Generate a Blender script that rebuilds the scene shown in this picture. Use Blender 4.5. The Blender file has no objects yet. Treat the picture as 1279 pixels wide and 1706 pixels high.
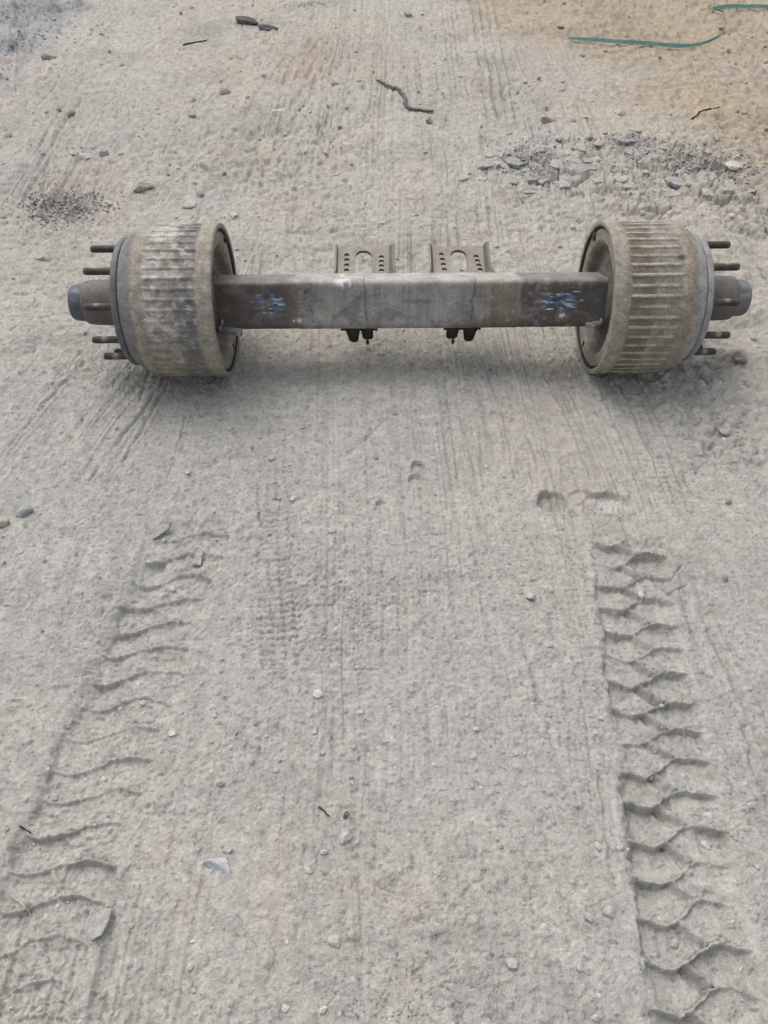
import bpy, bmesh, math, random
import numpy as np
from mathutils import Vector, Matrix

# ------------------------------------------------------------------ camera, sky, sun, exposure
S = bpy.context.scene
COL = S.collection
CAM_H, PITCH, FPX = 1.565, math.radians(47.5), 1285.0
cam_d = bpy.data.cameras.new('camera')
cam = bpy.data.objects.new('camera', cam_d)
COL.objects.link(cam)
cam.location = (0, 0, CAM_H)
cam.rotation_euler = (math.pi / 2 - PITCH, 0, 0)
cam_d.sensor_fit = 'VERTICAL'
cam_d.sensor_height = 36.0
cam_d.lens = FPX / 1706 * 36.0
cam_d.clip_start, cam_d.clip_end = 0.05, 1000
S.camera = cam

SUN_EL, SUN_AZ = math.radians(60), math.radians(-36)      # behind the axle, a little to the left
wd = bpy.data.worlds.new('World')
S.world = wd
wd.use_nodes = True
wn = wd.node_tree
for n in list(wn.nodes):
    wn.nodes.remove(n)
sky = wn.nodes.new('ShaderNodeTexSky')
sky.sky_type = 'NISHITA'
sky.sun_disc = False
sky.sun_elevation = SUN_EL
sky.sun_rotation = SUN_AZ
sky.air_density, sky.dust_density, sky.ozone_density = 1.0, 4.0, 1.0
bgn = wn.nodes.new('ShaderNodeBackground')
bgn.inputs['Strength'].default_value = 0.15
won = wn.nodes.new('ShaderNodeOutputWorld')
veil = wn.nodes.new('ShaderNodeHueSaturation')          # thin overcast takes most of the blue out of the sky
veil.inputs['Saturation'].default_value = 0.30
wn.links.new(sky.outputs[0], veil.inputs['Color'])
wn.links.new(veil.outputs[0], bgn.inputs[0])
wn.links.new(bgn.outputs[0], won.inputs[0])

sun_d = bpy.data.lights.new('sun', 'SUN')
sun_d.energy = 0.6
sun_d.angle = math.radians(60)
sun_d.color = (1.0, 0.93, 0.84)
sun = bpy.data.objects.new('sun', sun_d)
COL.objects.link(sun)
sdir = Vector((math.sin(SUN_AZ) * math.cos(SUN_EL), math.cos(SUN_AZ) * math.cos(SUN_EL), math.sin(SUN_EL)))
sun.rotation_euler = sdir.to_track_quat('Z', 'Y').to_euler()
sun.location = (0, 0, 20)

S.view_settings.view_transform = 'Standard'
S.view_settings.look = 'None'
S.view_settings.exposure = 0.58
S.view_settings.gamma = 1.0
S.view_settings.use_curve_mapping = False

# ------------------------------------------------------------------ helpers
CT, ST = math.cos(PITCH), math.sin(PITCH)


def at(px, py, z=0.0):
    """photo pixel -> point of the ground plane (numpy friendly)"""
    a = (np.asarray(px, float) - 640) / FPX
    b = (853 - np.asarray(py, float)) / FPX
    dy, dz = CT + b * ST, -ST + b * CT
    k = (z - CAM_H) / dz
    return a * k, dy * k


def fract_hash(ix, iy, iz, seed):
    h = (ix.astype(np.int64) * 374761393 + iy.astype(np.int64) * 668265263
         + iz * 2147483647 + seed * 974634877) & 0xFFFFFFFF
    h = ((h ^ (h >> 13)) * 1274126177) & 0xFFFFFFFF
    h = ((h ^ (h >> 16)) * 2246822519) & 0xFFFFFFFF
    return h ^ (h >> 15)


def rnd2(ix, iy, seed):
    return fract_hash(ix, iy, np.int64(0), seed) / 4294967295.0


def per(x, y, seed=0):
    """2-D gradient noise, about -1..1"""
    x = np.asarray(x, float); y = np.asarray(y, float)
    x0 = np.floor(x); y0 = np.floor(y)
    fx = x - x0; fy = y - y0
    ux = fx * fx * fx * (fx * (fx * 6 - 15) + 10)
    uy = fy * fy * fy * (fy * (fy * 6 - 15) + 10)
    ix = x0.astype(np.int64); iy = y0.astype(np.int64)

    def g(dx, dy):
        a = fract_hash(ix + dx, iy + dy, np.int64(0), seed) * (2 * math.pi / 4294967296.0)
        return np.cos(a) * (fx - dx) + np.sin(a) * (fy - dy)
    n0 = g(0, 0) * (1 - ux) + g(1, 0) * ux
    n1 = g(0, 1) * (1 - ux) + g(1, 1) * ux
    return 1.5 * (n0 * (1 - uy) + n1 * uy)


def fbm(x, y, f, octs=3, seed=0, gain=0.5):
    v = 0; a = 1.0
    for k in range(octs):
        v = v + a * per(x * f + 17.3 * k, y * f - 9.1 * k, seed + k)
        f *= 2.03; a *= gain
    return v


def sst(a, b, x):
    t = np.clip((x - a) / (b - a), 0, 1)
    return t * t * (3 - 2 * t)


def blobs(x, y, cell, prob, seed, r0=0.25, r1=0.5):
    """rounded crumbs, one per random cell: height 0..1"""
    gx = x / cell; gy = y / cell
    ix = np.floor(gx).astype(np.int64); iy = np.floor(gy).astype(np.int64)
    out = np.zeros_like(gx)
    for dx in (-1, 0, 1):
        for dy in (-1, 0, 1):
            cx = ix + dx; cy = iy + dy
            on = rnd2(cx, cy, seed) < prob
            px_ = cx + rnd2(cx, cy, seed + 1); py_ = cy + rnd2(cx, cy, seed + 2)
            r = r0 + (r1 - r0) * rnd2(cx, cy, seed + 3) ** 2
            st = 0.6 + 0.8 * rnd2(cx, cy, seed + 4)
            d = ((gx - px_) * st) ** 2 + ((gy - py_) / st) ** 2
            out = np.maximum(out, np.where(on, np.clip(1 - d / (r * r), 0, 1) ** 0.6 * r / r1, 0))
    return out


def voro(x, y, cell, seed):
    """distance to the cell border and an id 0..1 of the cell"""
    gx = x / cell; gy = y / cell
    ix = np.floor(gx).astype(np.int64); iy = np.floor(gy).astype(np.int64)
    d1 = np.full(gx.shape, 9.0); d2 = np.full(gx.shape, 9.0); cid = np.zeros(gx.shape)
    for dx in (-1, 0, 1):
        for dy in (-1, 0, 1):
            cx = ix + dx; cy = iy + dy
            px_ = cx + rnd2(cx, cy, seed + 1); py_ = cy + rnd2(cx, cy, seed + 2)
            d = np.hypot(gx - px_, gy - py_)
            c = rnd2(cx, cy, seed + 5)
            nearer = d < d1
            d2 = np.where(nearer, d1, np.minimum(d2, d))
            cid = np.where(nearer, c, cid)
            d1 = np.where(nearer, d, d1)
    return d2 - d1, cid


# ------------------------------------------------------------------ the ground's shape
AX_X, AX_Y, AX_R = 0.083, 2.130, 0.232      # middle of the axle over the ground
RT0, RT1 = at(1046, 905), at(1150, 1540)
LT0, LT1 = at(322, 868), at(62, 1540)
TRACKS = [(RT0, RT1, 0.100, 0.023, 11), (LT0, LT1, 0.108, 0.015, 23)]
PITCHLEN = 0.071


def seg_frame(p0, p1):
    d = np.array(p1, float) - np.array(p0, float)
    d /= np.linalg.norm(d)
    return d, np.array([-d[1], d[0]])


def track_height(x, y, p0, p1, w, depth, seed, bark=1.0):
    """returns (weight, height) of a lugged tyre print; s runs towards the camera"""
    d, n = seg_frame(p0, p1)
    s = (x - p0[0]) * d[0] + (y - p0[1]) * d[1]
    t = ((x - p0[0]) * n[0] + (y - p0[1]) * n[1]) / w
    wob = per(x * 9, y * 9, seed) * 0.008 + per(x * 26, y * 26, seed + 1) * 0.004 + per(x * 80, y * 80, seed + 4) * 0.0022
    s = s + wob
    te = t + per(x * 12, y * 12, seed + 2) * 0.10 + per(x * 38, y * 38, seed + 8) * 0.06 + per(x * 90, y * 90, seed + 6) * 0.03
    t = t + per(x * 10, y * 10, seed + 2) * 0.06 + per(x * 70, y * 70, seed + 6) * 0.02
    wave = (0.66 * sst(-0.50, 0.42, t) if bark > 0.5 else 0.75 * sst(-0.85, 0.50, t)) - 0.14 * np.clip(t - 0.45, 0, 1) ** 1.5 * 2 + 0.16 * np.clip(-0.45 - t, 0, 1) ** 1.3 * 2
    ph = s / PITCHLEN + wave
    k = np.floor(ph); f = ph - k
    rk = rnd2(k.astype(np.int64), (t > 0.05).astype(np.int64), seed + 9)
    # a thin lip, the steep wall under it, then the flat floor rising slowly
    wall = sst(0.08, 0.145, f)
    arm = 0.35 + 0.65 * np.clip(sst(-0.30, -0.45, t) + sst(0.10, 0.35, t), 0, 1)
    floor = (-1.0 + 0.55 * sst(0.30, 1.0, f)) * (0.35 + 0.65 * arm) * (0.75 + 0.5 * rk)
    h = wall * floor + (1 - wall) * (-0.5 * (1 - sst(0.0, 0.05, f)) + 0.20 * sst(0.0, 0.05, f))
    # the slanting bar between left and right lugs
    bar = t - (-0.26 + 0.46 * f)
    h = h + (np.exp(-(bar / 0.05) ** 2) * 0.60 - np.exp(-((bar + 0.10) / 0.06) ** 2) * 0.55) * wall * bark
    fade = 0.62 + 0.5 * per(x * 5.2, y * 5.2, seed + 3) + 0.3 * (rk - 0.5) + 0.3 * per(x * 17, y * 17, seed + 7)
    fade = np.clip(fade, 0.15, 1.1)
    soft = 0.10 + 0.35 * np.clip(0.3 + per(x * 6, y * 6, seed + 13), 0, 1)
    edge = 1 - sst(1.02 - soft, 1.05, np.abs(te))
    on = sst(-0.045, 0.02, s + per(x * 18, y * 18, seed + 12) * 0.035)
    berm = np.exp(-((np.abs(te) - 1.13) / 0.10) ** 2) * 0.22 * on
    return s, t, on, (h * edge * fade * (0.75 + 0.25 * on) + berm * fade) * depth * on - 0.005 * edge * on + edge * on * (blobs(x, y, 0.018, 0.4, seed + 40) * 0.004 + np.minimum(per(x * 45, y * 45, seed + 44) + 0.1, 0) * 0.004)


def ell(x, y, px, py, rx, ry, ang=0.0):
    cx, cy = at(px, py)
    c, s_ = math.cos(ang), math.sin(ang)
    u = ((x - cx) * c + (y - cy) * s_) / rx
    v = (-(x - cx) * s_ + (y - cy) * c) / ry
    return u, v, np.hypot(u, v)


def pdist(x, y, pts):
    """distance to a polyline given in photo pixels"""
    w = [at(*p) for p in pts]
    best = np.full(np.shape(x), 9.0)
    for (ax, ay), (bx, by) in zip(w[:-1], w[1:]):
        ex, ey = bx - ax, by - ay
        t = np.clip(((x - ax) * ex + (y - ay) * ey) / (ex * ex + ey * ey), 0, 1)
        best = np.minimum(best, np.hypot(x - ax - t * ex, y - ay - t * ey))
    return best


def line_dir(p, q):
    a, b = at(*p), at(*q)
    d, n = seg_frame(a, b)
    return d, n


def inpoly(x, y, pts, soft):
    """soft mask of a convex polygon given in photo pixels (clockwise in the photo)"""
    w = [at(*p) for p in pts]
    m = np.full(np.shape(x), 9.0)
    for (ax, ay), (bx, by) in zip(w, w[1:] + w[:1]):
        ex, ey = bx - ax, by - ay
        L = math.hypot(ex, ey)
        m = np.minimum(m, ((x - ax) * -ey + (y - ay) * ex) / L * -1)
    return sst(-soft, soft, m)


GOUGES = [  # photo polyline, half width, depth, lip
    ([(1040, 918), (1118, 985), (1146, 971)], 0.0022, 0.006, 0.002),
    ([(1096, 893), (1135, 940), (1124, 962)], 0.0022, 0.005, 0.001),
    ([(1030, 640), (1075, 735), (1126, 858)], 0.003, 0.006, 0.002),
    ([(1000, 650), (1040, 745), (1092, 850)], 0.004, 0.004, 0.002),
    ([(836, 692), (850, 760), (858, 800)], 0.003, 0.005, 0.001),
    ([(575, 765), (660, 690), (740, 612)], 0.006, 0.004, 0.000),
    ([(430, 812), (436, 870), (444, 896)], 0.003, 0.005, 0.001),
    ([(310, 690), (292, 760), (278, 800)], 0.003, 0.004, 0.001),
    ([(205, 770), (280, 640), (330, 600)], 0.005, 0.005, 0.002),
    ([(150, 800), (235, 690), (300, 600)], 0.005, 0.005, 0.002),
    ([(10, 770), (60, 690), (140, 610)], 0.005, 0.006, 0.002),
    ([(905, 628), (955, 720), (985, 800)], 0.004, 0.004, 0.002),
    ([(940, 640), (985, 735), (1040, 860)], 0.004, 0.004, 0.002),
    ([(872, 720), (905, 790), (930, 860)], 0.005, 0.004, 0.002),
    ([(1240, 1210), (1262, 1290), (1290, 1370)], 0.006, 0.006, 0.003),
    ([(1170, 1010), (1215, 1110), (1270, 1240)], 0.007, 0.005, 0.003),
    ([(1000, 1290), (1010, 1400), (1025, 1480)], 0.004, 0.004, 0.002),
    ([(870, 1060), (905, 1180), (950, 1330)], 0.006, 0.004, 0.002),
    ([(785, 880), (800, 960), (812, 1060)], 0.006, 0.003, 0.001),
    ([(545, 960), (552, 1150), (560, 1330)], 0.008, 0.003, 0.001),
    ([(610, 1200), (622, 1340), (628, 1480)], 0.009, 0.003, 0.001),
]


def zones(x, y):
    """soft masks shared by height and colour"""
    z = {}
    w1 = per(x * 1.3, y * 1.3, 71) * 0.22 + per(x * 4, y * 4, 72) * 0.09 + per(x * 11, y * 11, 73) * 0.035
    # tan sandy corner, upper right
    ax, ay = at(1279, 280)
    bx, by = at(860, 60)
    e = np.array([bx - ax, by - ay]); e /= np.hypot(*e)
    sd = (x - ax) * e[1] - (y - ay) * e[0]
    z['sand'] = sst(-0.25, 0.40, sd + w1 * 1.2)
    # crusted, cracked mud
    band = inpoly(x + w1 * 0.7, y + w1 * 1.0, [(770, 185), (960, 215), (1290, 215), (1330, 420), (1100, 400), (850, 330)], 0.14)
    z['mud'] = band
    z['rubble'] = sst(0.1, 1.0, inpoly(x + w1, y + w1, [(-300, -60), (190, -60), (150, 30), (60, 140), (-300, 190)], 0.3))
    pat = 0
    for (px, py, rx, ry, a) in [(105, 342, 0.18, 0.15, 1.0), (1160, 270, 0.26, 0.16, 0.8), (1040, 235, 0.17, 0.09, 0.75),
                                (885, 262, 0.15, 0.17, 0.6), (1230, 330, 0.25, 0.06, 0.7), (1110, 310, 0.15, 0.12, 0.45),
                                (60, 15, 0.5, 0.35, 0.55), (20, 75, 0.3, 0.25, 0.5), (520, 8, 0.3, 0.12, 0.6), (835, 205, 0.16, 0.10, 0.35),
                                (440, 35, 0.35, 0.07, 0.4), (335, 50, 0.2, 0.12, 0.4), (860, 320, 0.12, 0.10, 0.3)]:
        u, v, r = ell(x, y, px, py, rx, ry)
        pat = np.maximum(pat, a * (1 - sst(0.25, 1.15, r + w1 * 2.2 + per(x * 24, y * 24, 75) * 0.25)))
    z['dark'] = pat
    z['clod'] = inpoly(x + w1 * 0.4, y + w1 * 0.4, [(1095, 608), (1235, 596), (1275, 800), (1140, 800)], 0.05)
    z['edge'] = sst(0.0, 0.08, x + w1 * 0.25 - (at(1232, 700)[0] - 0.12 * (y - at(1232, 700)[1])))
    return z


def height(x, y):
    x = np.asarray(x, float); y = np.asarray(y, float)
    r = np.hypot(x, y)
    near = 1 - sst(4.0, 12.0, r)
    u0, v0 = x - AX_X, y - AX_Y
    flat = np.exp(-((np.abs(u0) - 0.69) / 0.30) ** 2 - (v0 / 0.30) ** 2)
    z = zones(x, y)
    h = (per(x * 0.7, y * 0.7, 1) * 0.028 + per(x * 1.9, y * 1.9, 2) * 0.012) * (1 - flat)
    h += (per(x * 5, y * 5, 3) * 0.0045) * (1 - 0.8 * flat)
    gate = 0.65 + 0.55 * per(x * 2.6, y * 2.6, 8)
    tooth = sst(-0.35, 0.45, per(x * 1.7 + 3, y * 1.1, 15) + 0.5 * per(x * 6, y * 4, 16))
    gate = np.clip(gate, 0.3, 1.3) * (0.30 + 0.70 * tooth) * (0.55 + 0.45 * sst(0.35, 1.1, y)) + 0.9 * z['mud'] + 0.8 * z['rubble'] + 0.35 * z['sand']
    dist = sst(1.6, 3.2, y)
    h += near * (per(x * 13, y * 13, 4) * (0.0030 + 0.004 * dist) + per(x * 34, y * 34, 5) * (0.0024 + 0.0030 * dist)) * gate
    h += near * (per(x * 90, y * 90, 6) * (0.0024 + 0.0015 * dist) + per(x * 210, y * 210, 7) * 0.0014) * (0.6 + 0.4 * gate)
    h += near * np.minimum(per(x * 60, y * 75, 9) + 0.25, 0) * 0.0075 * gate
    h += dist * near * (per(x * 5, y * 6.5, 10) * 0.010 + np.minimum(per(x * 14, y * 19, 12) + 0.2, 0) * 0.024 + np.minimum(per(x * 31, y * 36, 14) + 0.1, 0) * 0.017) * (1 - flat) * np.clip(0.6 + per(x * 1.2, y * 1.2, 13), 0, 1.5)
    # long straight streaks from wheels that rolled to and fro
    lx = x + per(x * 0.8, y * 0.5, 17) * 0.05
    gs = per(lx * 42, y * 0.55, 18) + 0.8 * per(lx * 105, y * 0.9, 19) + 0.6 * per(lx * 17, y * 0.4, 20)
    sm = np.clip(per(x * 1.3, y * 0.7, 21) * 0.9 + 0.55, 0.1, 1.2) * (1 - sst(0.75, 1.25, np.abs(x - 0.05 * y)) * (1 - dist))
    sm = sm * np.clip(0.25 + 1.3 * per(lx * 7, y * 1.6, 22) + 0.5 * per(lx * 20, y * 5, 24), 0, 1.2)
    h += near * (gs - np.clip(gs - 0.5, 0, 2) * 0.8) * sm * (0.0058 + 0.0085 * dist) * (1 - z['sand']) * (1 - 0.7 * z['mud'])
    # crumbs in three sizes
    c1 = np.clip(per(x * 3.1, y * 3.1, 31) + 0.35, 0, 1)
    h += near * blobs(x, y, 0.012, 0.32, 41) * 0.0032 * (0.4 + c1)
    h += near * blobs(x, y, 0.028, 0.18, 47) * 0.0075 * (0.25 + c1 + z['clod'] * 1.5 + z['dark'])
    h += near * blobs(x, y, 0.085, 0.13, 53, 0.12, 0.34) * 0.015 * (0.2 + 0.5 * c1 + z['clod'] * 1.2 + z['mud'] * 0.9 + z['rubble'])
    # dry shrinkage nicks
    nk = fbm(x * 1.0, y * 2.2, 16, 3, 61)
    h -= near * (1 - sst(0.0, 0.05, np.abs(nk))) * 0.0065 * np.clip(per(x * 2.2, y * 2.2, 66) + 0.1, 0, 1)
    # drag marks left by wheels, two headings
    wr = per(x * 3, y * 3, 82) * 0.02
    for (p, q, sd, reg, amp) in [((1000, 640), (1100, 850), 83, ((960, 740), 0.42, 0.55), 0.0062),
                                 ((300, 600), (150, 800), 87, ((170, 690), 0.42, 0.50), 0.0042),
                                 ((800, 600), (860, 1100), 91, ((820, 1000), 0.25, 0.75), 0.0042),
                                 ((480, 700), (440, 1200), 95, ((520, 1050), 0.35, 0.75), 0.0040),
                                 ((640, 900), (645, 1600), 97, ((680, 1350), 0.30, 0.45), 0.0034),
                                 ((1160, 950), (1279, 1250), 99, ((1215, 1180), 0.16, 0.6), 0.0040),
                                 ((640, 0), (640, 400), 101, ((700, 160), 1.0, 1.3), 0.0050),
                                 ((160, 400), (430, 100), 103, ((330, 190), 0.8, 1.4), 0.0055),
                                 ((520, 90), (440, 230), 105, ((480, 150), 0.6, 1.0), 0.0050)]:
        d, n = line_dir(p, q)
        cx, cy = at(*reg[0])
        m = np.exp(-((x - cx) / reg[1]) ** 2 - ((y - cy) / reg[2]) ** 2)
        k = m > 0.04
        if not k.any():
            continue
        a = (x[k] * n[0] + y[k] * n[1]) + wr[k] * 0.6
        s = x[k] * d[0] + y[k] * d[1]
        g = per(a * 55, s * 1.3, sd) + 0.7 * per(a * 120, s * 2.1, sd + 1) + 0.5 * per(a * 22, s * 0.8, sd + 2)
        h[k] += m[k] * (g * 0.8 - np.clip(np.abs(g) - 0.55, 0, 1) * 1.6) * amp * 1.05 * np.clip(0.55 + 1.2 * per(a * 9, s * 2.2, sd + 3), 0.1, 1.3)
    # faint ribbed prints of road tyres
    for (p, q, w, amp, sd) in [((452, 760), (478, 1230), 0.055, 0.0065, 111), ((560, 960), (585, 1300), 0.055, 0.0035, 113),
                               ((800, -30), (842, 205), 0.10, 0.0140, 115), ((745, -30), (770, 180), 0.06, 0.009, 117), ((545, 60), (440, 235), 0.12, 0.012, 119),
                               ((290, 560), (70, 830), 0.075, 0.007, 121), ((640, 0), (626, 250), 0.05, 0.008, 123),
                               ((1085, 690), (1150, 880), 0.05, 0.0065, 125)]:
        a, b = at(*p), at(*q)
        d, n = seg_frame(a, b)
        L = math.hypot(b[0] - a[0], b[1] - a[1])
        s = (x - a[0]) * d[0] + (y - a[1]) * d[1]
        t = ((x - a[0]) * n[0] + (y - a[1]) * n[1] + wr * 0.5) / w
        m = (1 - sst(0.85, 1.05, np.abs(t))) * sst(-0.05, 0.08, s) * (1 - sst(L - 0.15, L, s))
        k = m > 0.01
        if not k.any():
            continue
        xk, yk, s, t = x[k], y[k], s[k], t[k]
        mk = m[k] * np.clip(0.55 + 0.8 * per(xk * 4, yk * 4, sd), 0.0, 1.2)
        ribs = np.cos(t * math.pi * 4)
        pitch = 0.020 if w < 0.07 else 0.032
        tick = np.cos((s + 0.25 * np.abs(t) * pitch + per(xk * 20, yk * 20, sd + 1) * 0.004) * 2 * math.pi / pitch)
        tick = sst(0.1, 0.6, tick) * np.where(np.abs(np.mod(t * 2 + 0.5, 1) - 0.5) < 0.36, 1, 0)
        h[k] += mk * amp * 1.5 * (0.45 * ribs - 0.6 * tick - 0.25)
    # the two lugged prints
    for (p0, p1, w, depth, sd) in TRACKS:
        d, n = seg_frame(p0, p1)
        k = (np.abs((x - p0[0]) * n[0] + (y - p0[1]) * n[1]) < 0.18) & ((x - p0[0]) * d[0] + (y - p0[1]) * d[1] > -0.08) & (y > -0.6)
        if not k.any():
            continue
        s, t, on, hh = track_height(x[k], y[k], p0, p1, w, depth, sd, 1.25 if sd == 11 else 0.5)
        calm = 1 - (0.35 if sd == 11 else -0.25) * on * (1 - sst(1.0, 1.2, np.abs(t)))
        h[k] = h[k] * calm + hh
    # boot print, heel and sole
    for (px, py, rx, ry, dep) in [(920, 839, 0.047, 0.042, 0.009), (1012, 839, 0.068, 0.041, 0.009), (968, 830, 0.035, 0.026, 0.003),
                                  (697, 780, 0.022, 0.026, 0.005), (694, 803, 0.024, 0.022, 0.004)]:
        u, v, rr = ell(x, y, px, py, rx, ry, -0.06)
        k = rr < 2.0
        if not k.any():
            continue
        u, v, rr, xk, yk = u[k], v[k], rr[k], x[k], y[k]
        rr = rr + per(xk * 22, yk * 22, 131) * 0.14
        m = 1 - sst(0.87, 1.0, rr)
        tread = sst(0.0, 0.5, np.cos((u * rx + 0.012 * v * v) * 2 * math.pi / 0.0155)) * 0.5
        tread = tread * np.clip(0.7 + per(xk * 25, yk * 25, 133), 0, 1)
        h[k] = h[k] * (1 - 0.55 * m) - m * dep * (1.7 - 0.1 * v) * (1 - 0.5 * tread * sst(-0.6, 0.1, u)) + m * per(xk * 70, yk * 70, 134) * 0.0012 + np.exp(-((rr - 1.15) / 0.13) ** 2) * 0.004
    for pts, w, dep, lip in GOUGES:
        wp = np.array([at(*p) for p in pts])
        k = (x > wp[:, 0].min() - 0.06) & (x < wp[:, 0].max() + 0.06) & (y > wp[:, 1].min() - 0.06) & (y < wp[:, 1].max() + 0.06)
        if not k.any():
            continue
        xk, yk = x[k], y[k]
        dd = pdist(xk + per(xk * 25, yk * 25, 141) * 0.006, yk, pts)
        br = np.clip(0.75 + 0.9 * per(xk * 14, yk * 14, 143), 0, 1.1)
        h[k] += br * (-np.exp(-(dd / w) ** 2) * dep * 1.3 + np.exp(-((dd - 2.6 * w) / (1.3 * w)) ** 2) * lip)
    # cracked crust: plates that stand a few millimetres up, open joints
    v1, c_1 = voro(x + per(x * 9, y * 9, 151) * 0.02, y * 0.9 + per(x * 9, y * 9, 152) * 0.02, 0.13, 155)
    crust = sst(0.25, 0.6, z['mud'] * (0.75 + 0.7 * per(x * 2.7, y * 2.7, 157)))
    h += crust * ((c_1 - 0.45) * 0.030 * sst(0.03, 0.10, v1) - (1 - sst(0.0, 0.10, v1)) * 0.022)
    v2, c_2 = voro(x + per(x * 15, y * 15, 161) * 0.012, y, 0.055, 165)
    h += np.maximum(crust, 0.6 * z['rubble']) * ((c_2 - 0.5) * 0.016 * sst(0.03, 0.12, v2) - (1 - sst(0.0, 0.12, v2)) * 0.010)
    h += z['dark'] * blobs(x, y, 0.035, 0.5, 171) * 0.012
    h += z['rubble'] * (fbm(x, y, 6, 3, 175) * 0.022 + blobs(x, y, 0.13, 0.35, 176, 0.15, 0.4) * 0.035)
    h += z['sand'] * (fbm(x, y * 1.5, 9, 3, 177) * 0.011 + blobs(x, y, 0.06, 0.28, 179) * 0.014 - blobs(x + 3, y, 0.10, 0.3, 178) * 0.016)
    h += z['clod'] * (fbm(x, y, 14, 3, 181) * 0.016 + blobs(x, y, 0.050, 0.65, 182, 0.2, 0.5) * 0.024)
    eg = z['edge'] * sst(at(1240, 1000)[1], at(1240, 820)[1], y) * (1 - sst(2.6, 3.4, y))
    h += eg * (0.020 + fbm(x, y, 7, 3, 185) * 0.022)
    cu = (np.abs(u0) - 0.69) / 0.115
    push = 1 - sst(0.85, 1.15, np.abs(cu))
    h += push * (np.exp(-((np.abs(v0) - 0.085) / 0.035) ** 2) * 0.010 * (0.7 + 0.6 * per(x * 20, y * 20, 191)) - np.exp(-(v0 / 0.05) ** 2) * 0.006)
    for (px, py, rx, ry, hh_) in [(240, 312, 0.16, 0.10, 0.022), (250, 238, 0.45, 0.10, -0.016), (520, 245, 0.5, 0.12, 0.01), (60, 560, 0.3, 0.2, 0.012)]:
        u, v, rr = ell(x, y, px, py, rx, ry)
        h += hh_ * np.exp(-rr * rr) * (1 - flat)
    return h


def soil_colour(x, y):
    z = zones(x, y)
    n1 = per(x * 0.9, y * 0.9, 201); n2 = per(x * 3.3, y * 3.3, 203); n3 = per(x * 12, y * 12, 205); n4 = per(x * 55, y * 55, 207)
    lx = x + per(x * 0.8, y * 0.5, 17) * 0.05
    stre = per(lx * 26, y * 0.45, 231) + 0.7 * per(lx * 70, y * 0.8, 232)
    val = 1 + 0.055 * stre * np.clip(per(x * 1.3, y * 0.7, 21) + 0.6, 0, 1.2) * (1 - 0.8 * z['sand']) + 0.05 * n1 + 0.05 * n2 + 0.045 * n3 + 0.06 * n4
    base = np.array([0.380, 0.371, 0.339])
    warm = np.array([0.380, 0.345, 0.292])
    tan = np.array([0.350, 0.262, 0.160])
    dust = np.array([0.390, 0.382, 0.360])
    brown = np.array([0.150, 0.112, 0.074])
    coal = np.array([0.120, 0.120, 0.130])
    blue = np.array([0.330, 0.335, 0.345])

    def mix(c, d, m):
        m = np.clip(m, 0, 1)[..., None]
        return c * (1 - m) + d * m
    c = np.broadcast_to(base, x.shape + (3,)).copy()
    far = sst(1.9, 3.3, y)
    c = mix(c, warm, far * (0.55 + 0.5 * n2) + 0.22 * np.clip(n1 + 0.5 * n2, 0, 1))
    c = mix(c, dust, far * 0.5 * np.clip(per(x * 1.4, y * 1.4, 211) + 0.35, 0, 1))
    wl = ell(x, y, 520, 90, 0.45, 0.5)[2]
    c = mix(c, tan, 0.45 * np.exp(-wl ** 2) * (0.7 + 0.6 * n2))
    wl = ell(x, y, 620, 575, 0.85, 0.16)[2]
    c = mix(c, warm * 0.93, 0.8 * np.exp(-wl ** 2) * (0.8 + 0.5 * n3))
    c = mix(c, tan, z['sand'] * (0.95 + 0.35 * n2))
    spots = sst(-0.10, 0.75, per(x * 2.3, y * 2.8, 213) * 0.7 + 0.55 * per(x * 13, y * 16, 214) + 0.75 * per(x * 30, y * 26, 219))
    c = mix(c, brown, z['sand'] * spots * 0.9)
    c = mix(c, blue, z['rubble'] * 0.8)
    # scuffed darker earth showing through the dust
    scuff = sst(0.22, 0.62, per(x * 2.2, y * 3.0, 221) + 0.5 * per(x * 9, y * 13, 222) + 0.35 * per(x * 34, y * 40, 223))
    c = mix(c, np.array([0.255, 0.238, 0.215]), scuff * (0.20 + 0.16 * sst(2.0, 3.2, y)))
    fleck = sst(0.42, 0.70, per(x * 65, y * 80, 225) + 0.45 * per(x * 170, y * 190, 226))
    c = mix(c, np.array([0.18, 0.172, 0.16]), fleck * 0.62)
    pale = sst(0.35, 0.75, per(x * 48, y * 60, 227) + 0.45 * per(x * 130, y * 150, 228))
    c = mix(c, np.array([0.48, 0.475, 0.455]), pale * 0.35)
    # dry clay crust paler, dark grit between
    c = mix(c, dust, z['mud'] * 0.35)
    speck = sst(-0.15, 0.30, per(x * 36, y * 30, 215) + 0.7 * per(x * 90, y * 70, 216))
    c = mix(c, coal, z['dark'] * (0.22 + 0.88 * speck))
    sole = 1 - sst(0.75, 1.0, ell(x, y, 1018, 840, 0.056, 0.030)[2] + 0.1 * n4)
    c = mix(c, np.array([0.47, 0.46, 0.435]), sole * 0.55)
    heel = 1 - sst(0.8, 1.0, ell(x, y, 920, 839, 0.046, 0.034)[2] + 0.1 * n4)
    c = mix(c, np.array([0.29, 0.275, 0.25]), heel * 0.55)
    pk = sst(0.35, 0.8, per(x * 1.1, y * 1.1, 217) + 0.3 * n3)
    c = mix(c, np.array([0.41, 0.355, 0.315]), 0.45 * pk)
    # edges of the trampled strip at the far right are tanner
    c = mix(c, warm, 0.5 * z['edge'] * sst(1.5, 2.2, y))
    return c * val[..., None]


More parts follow.
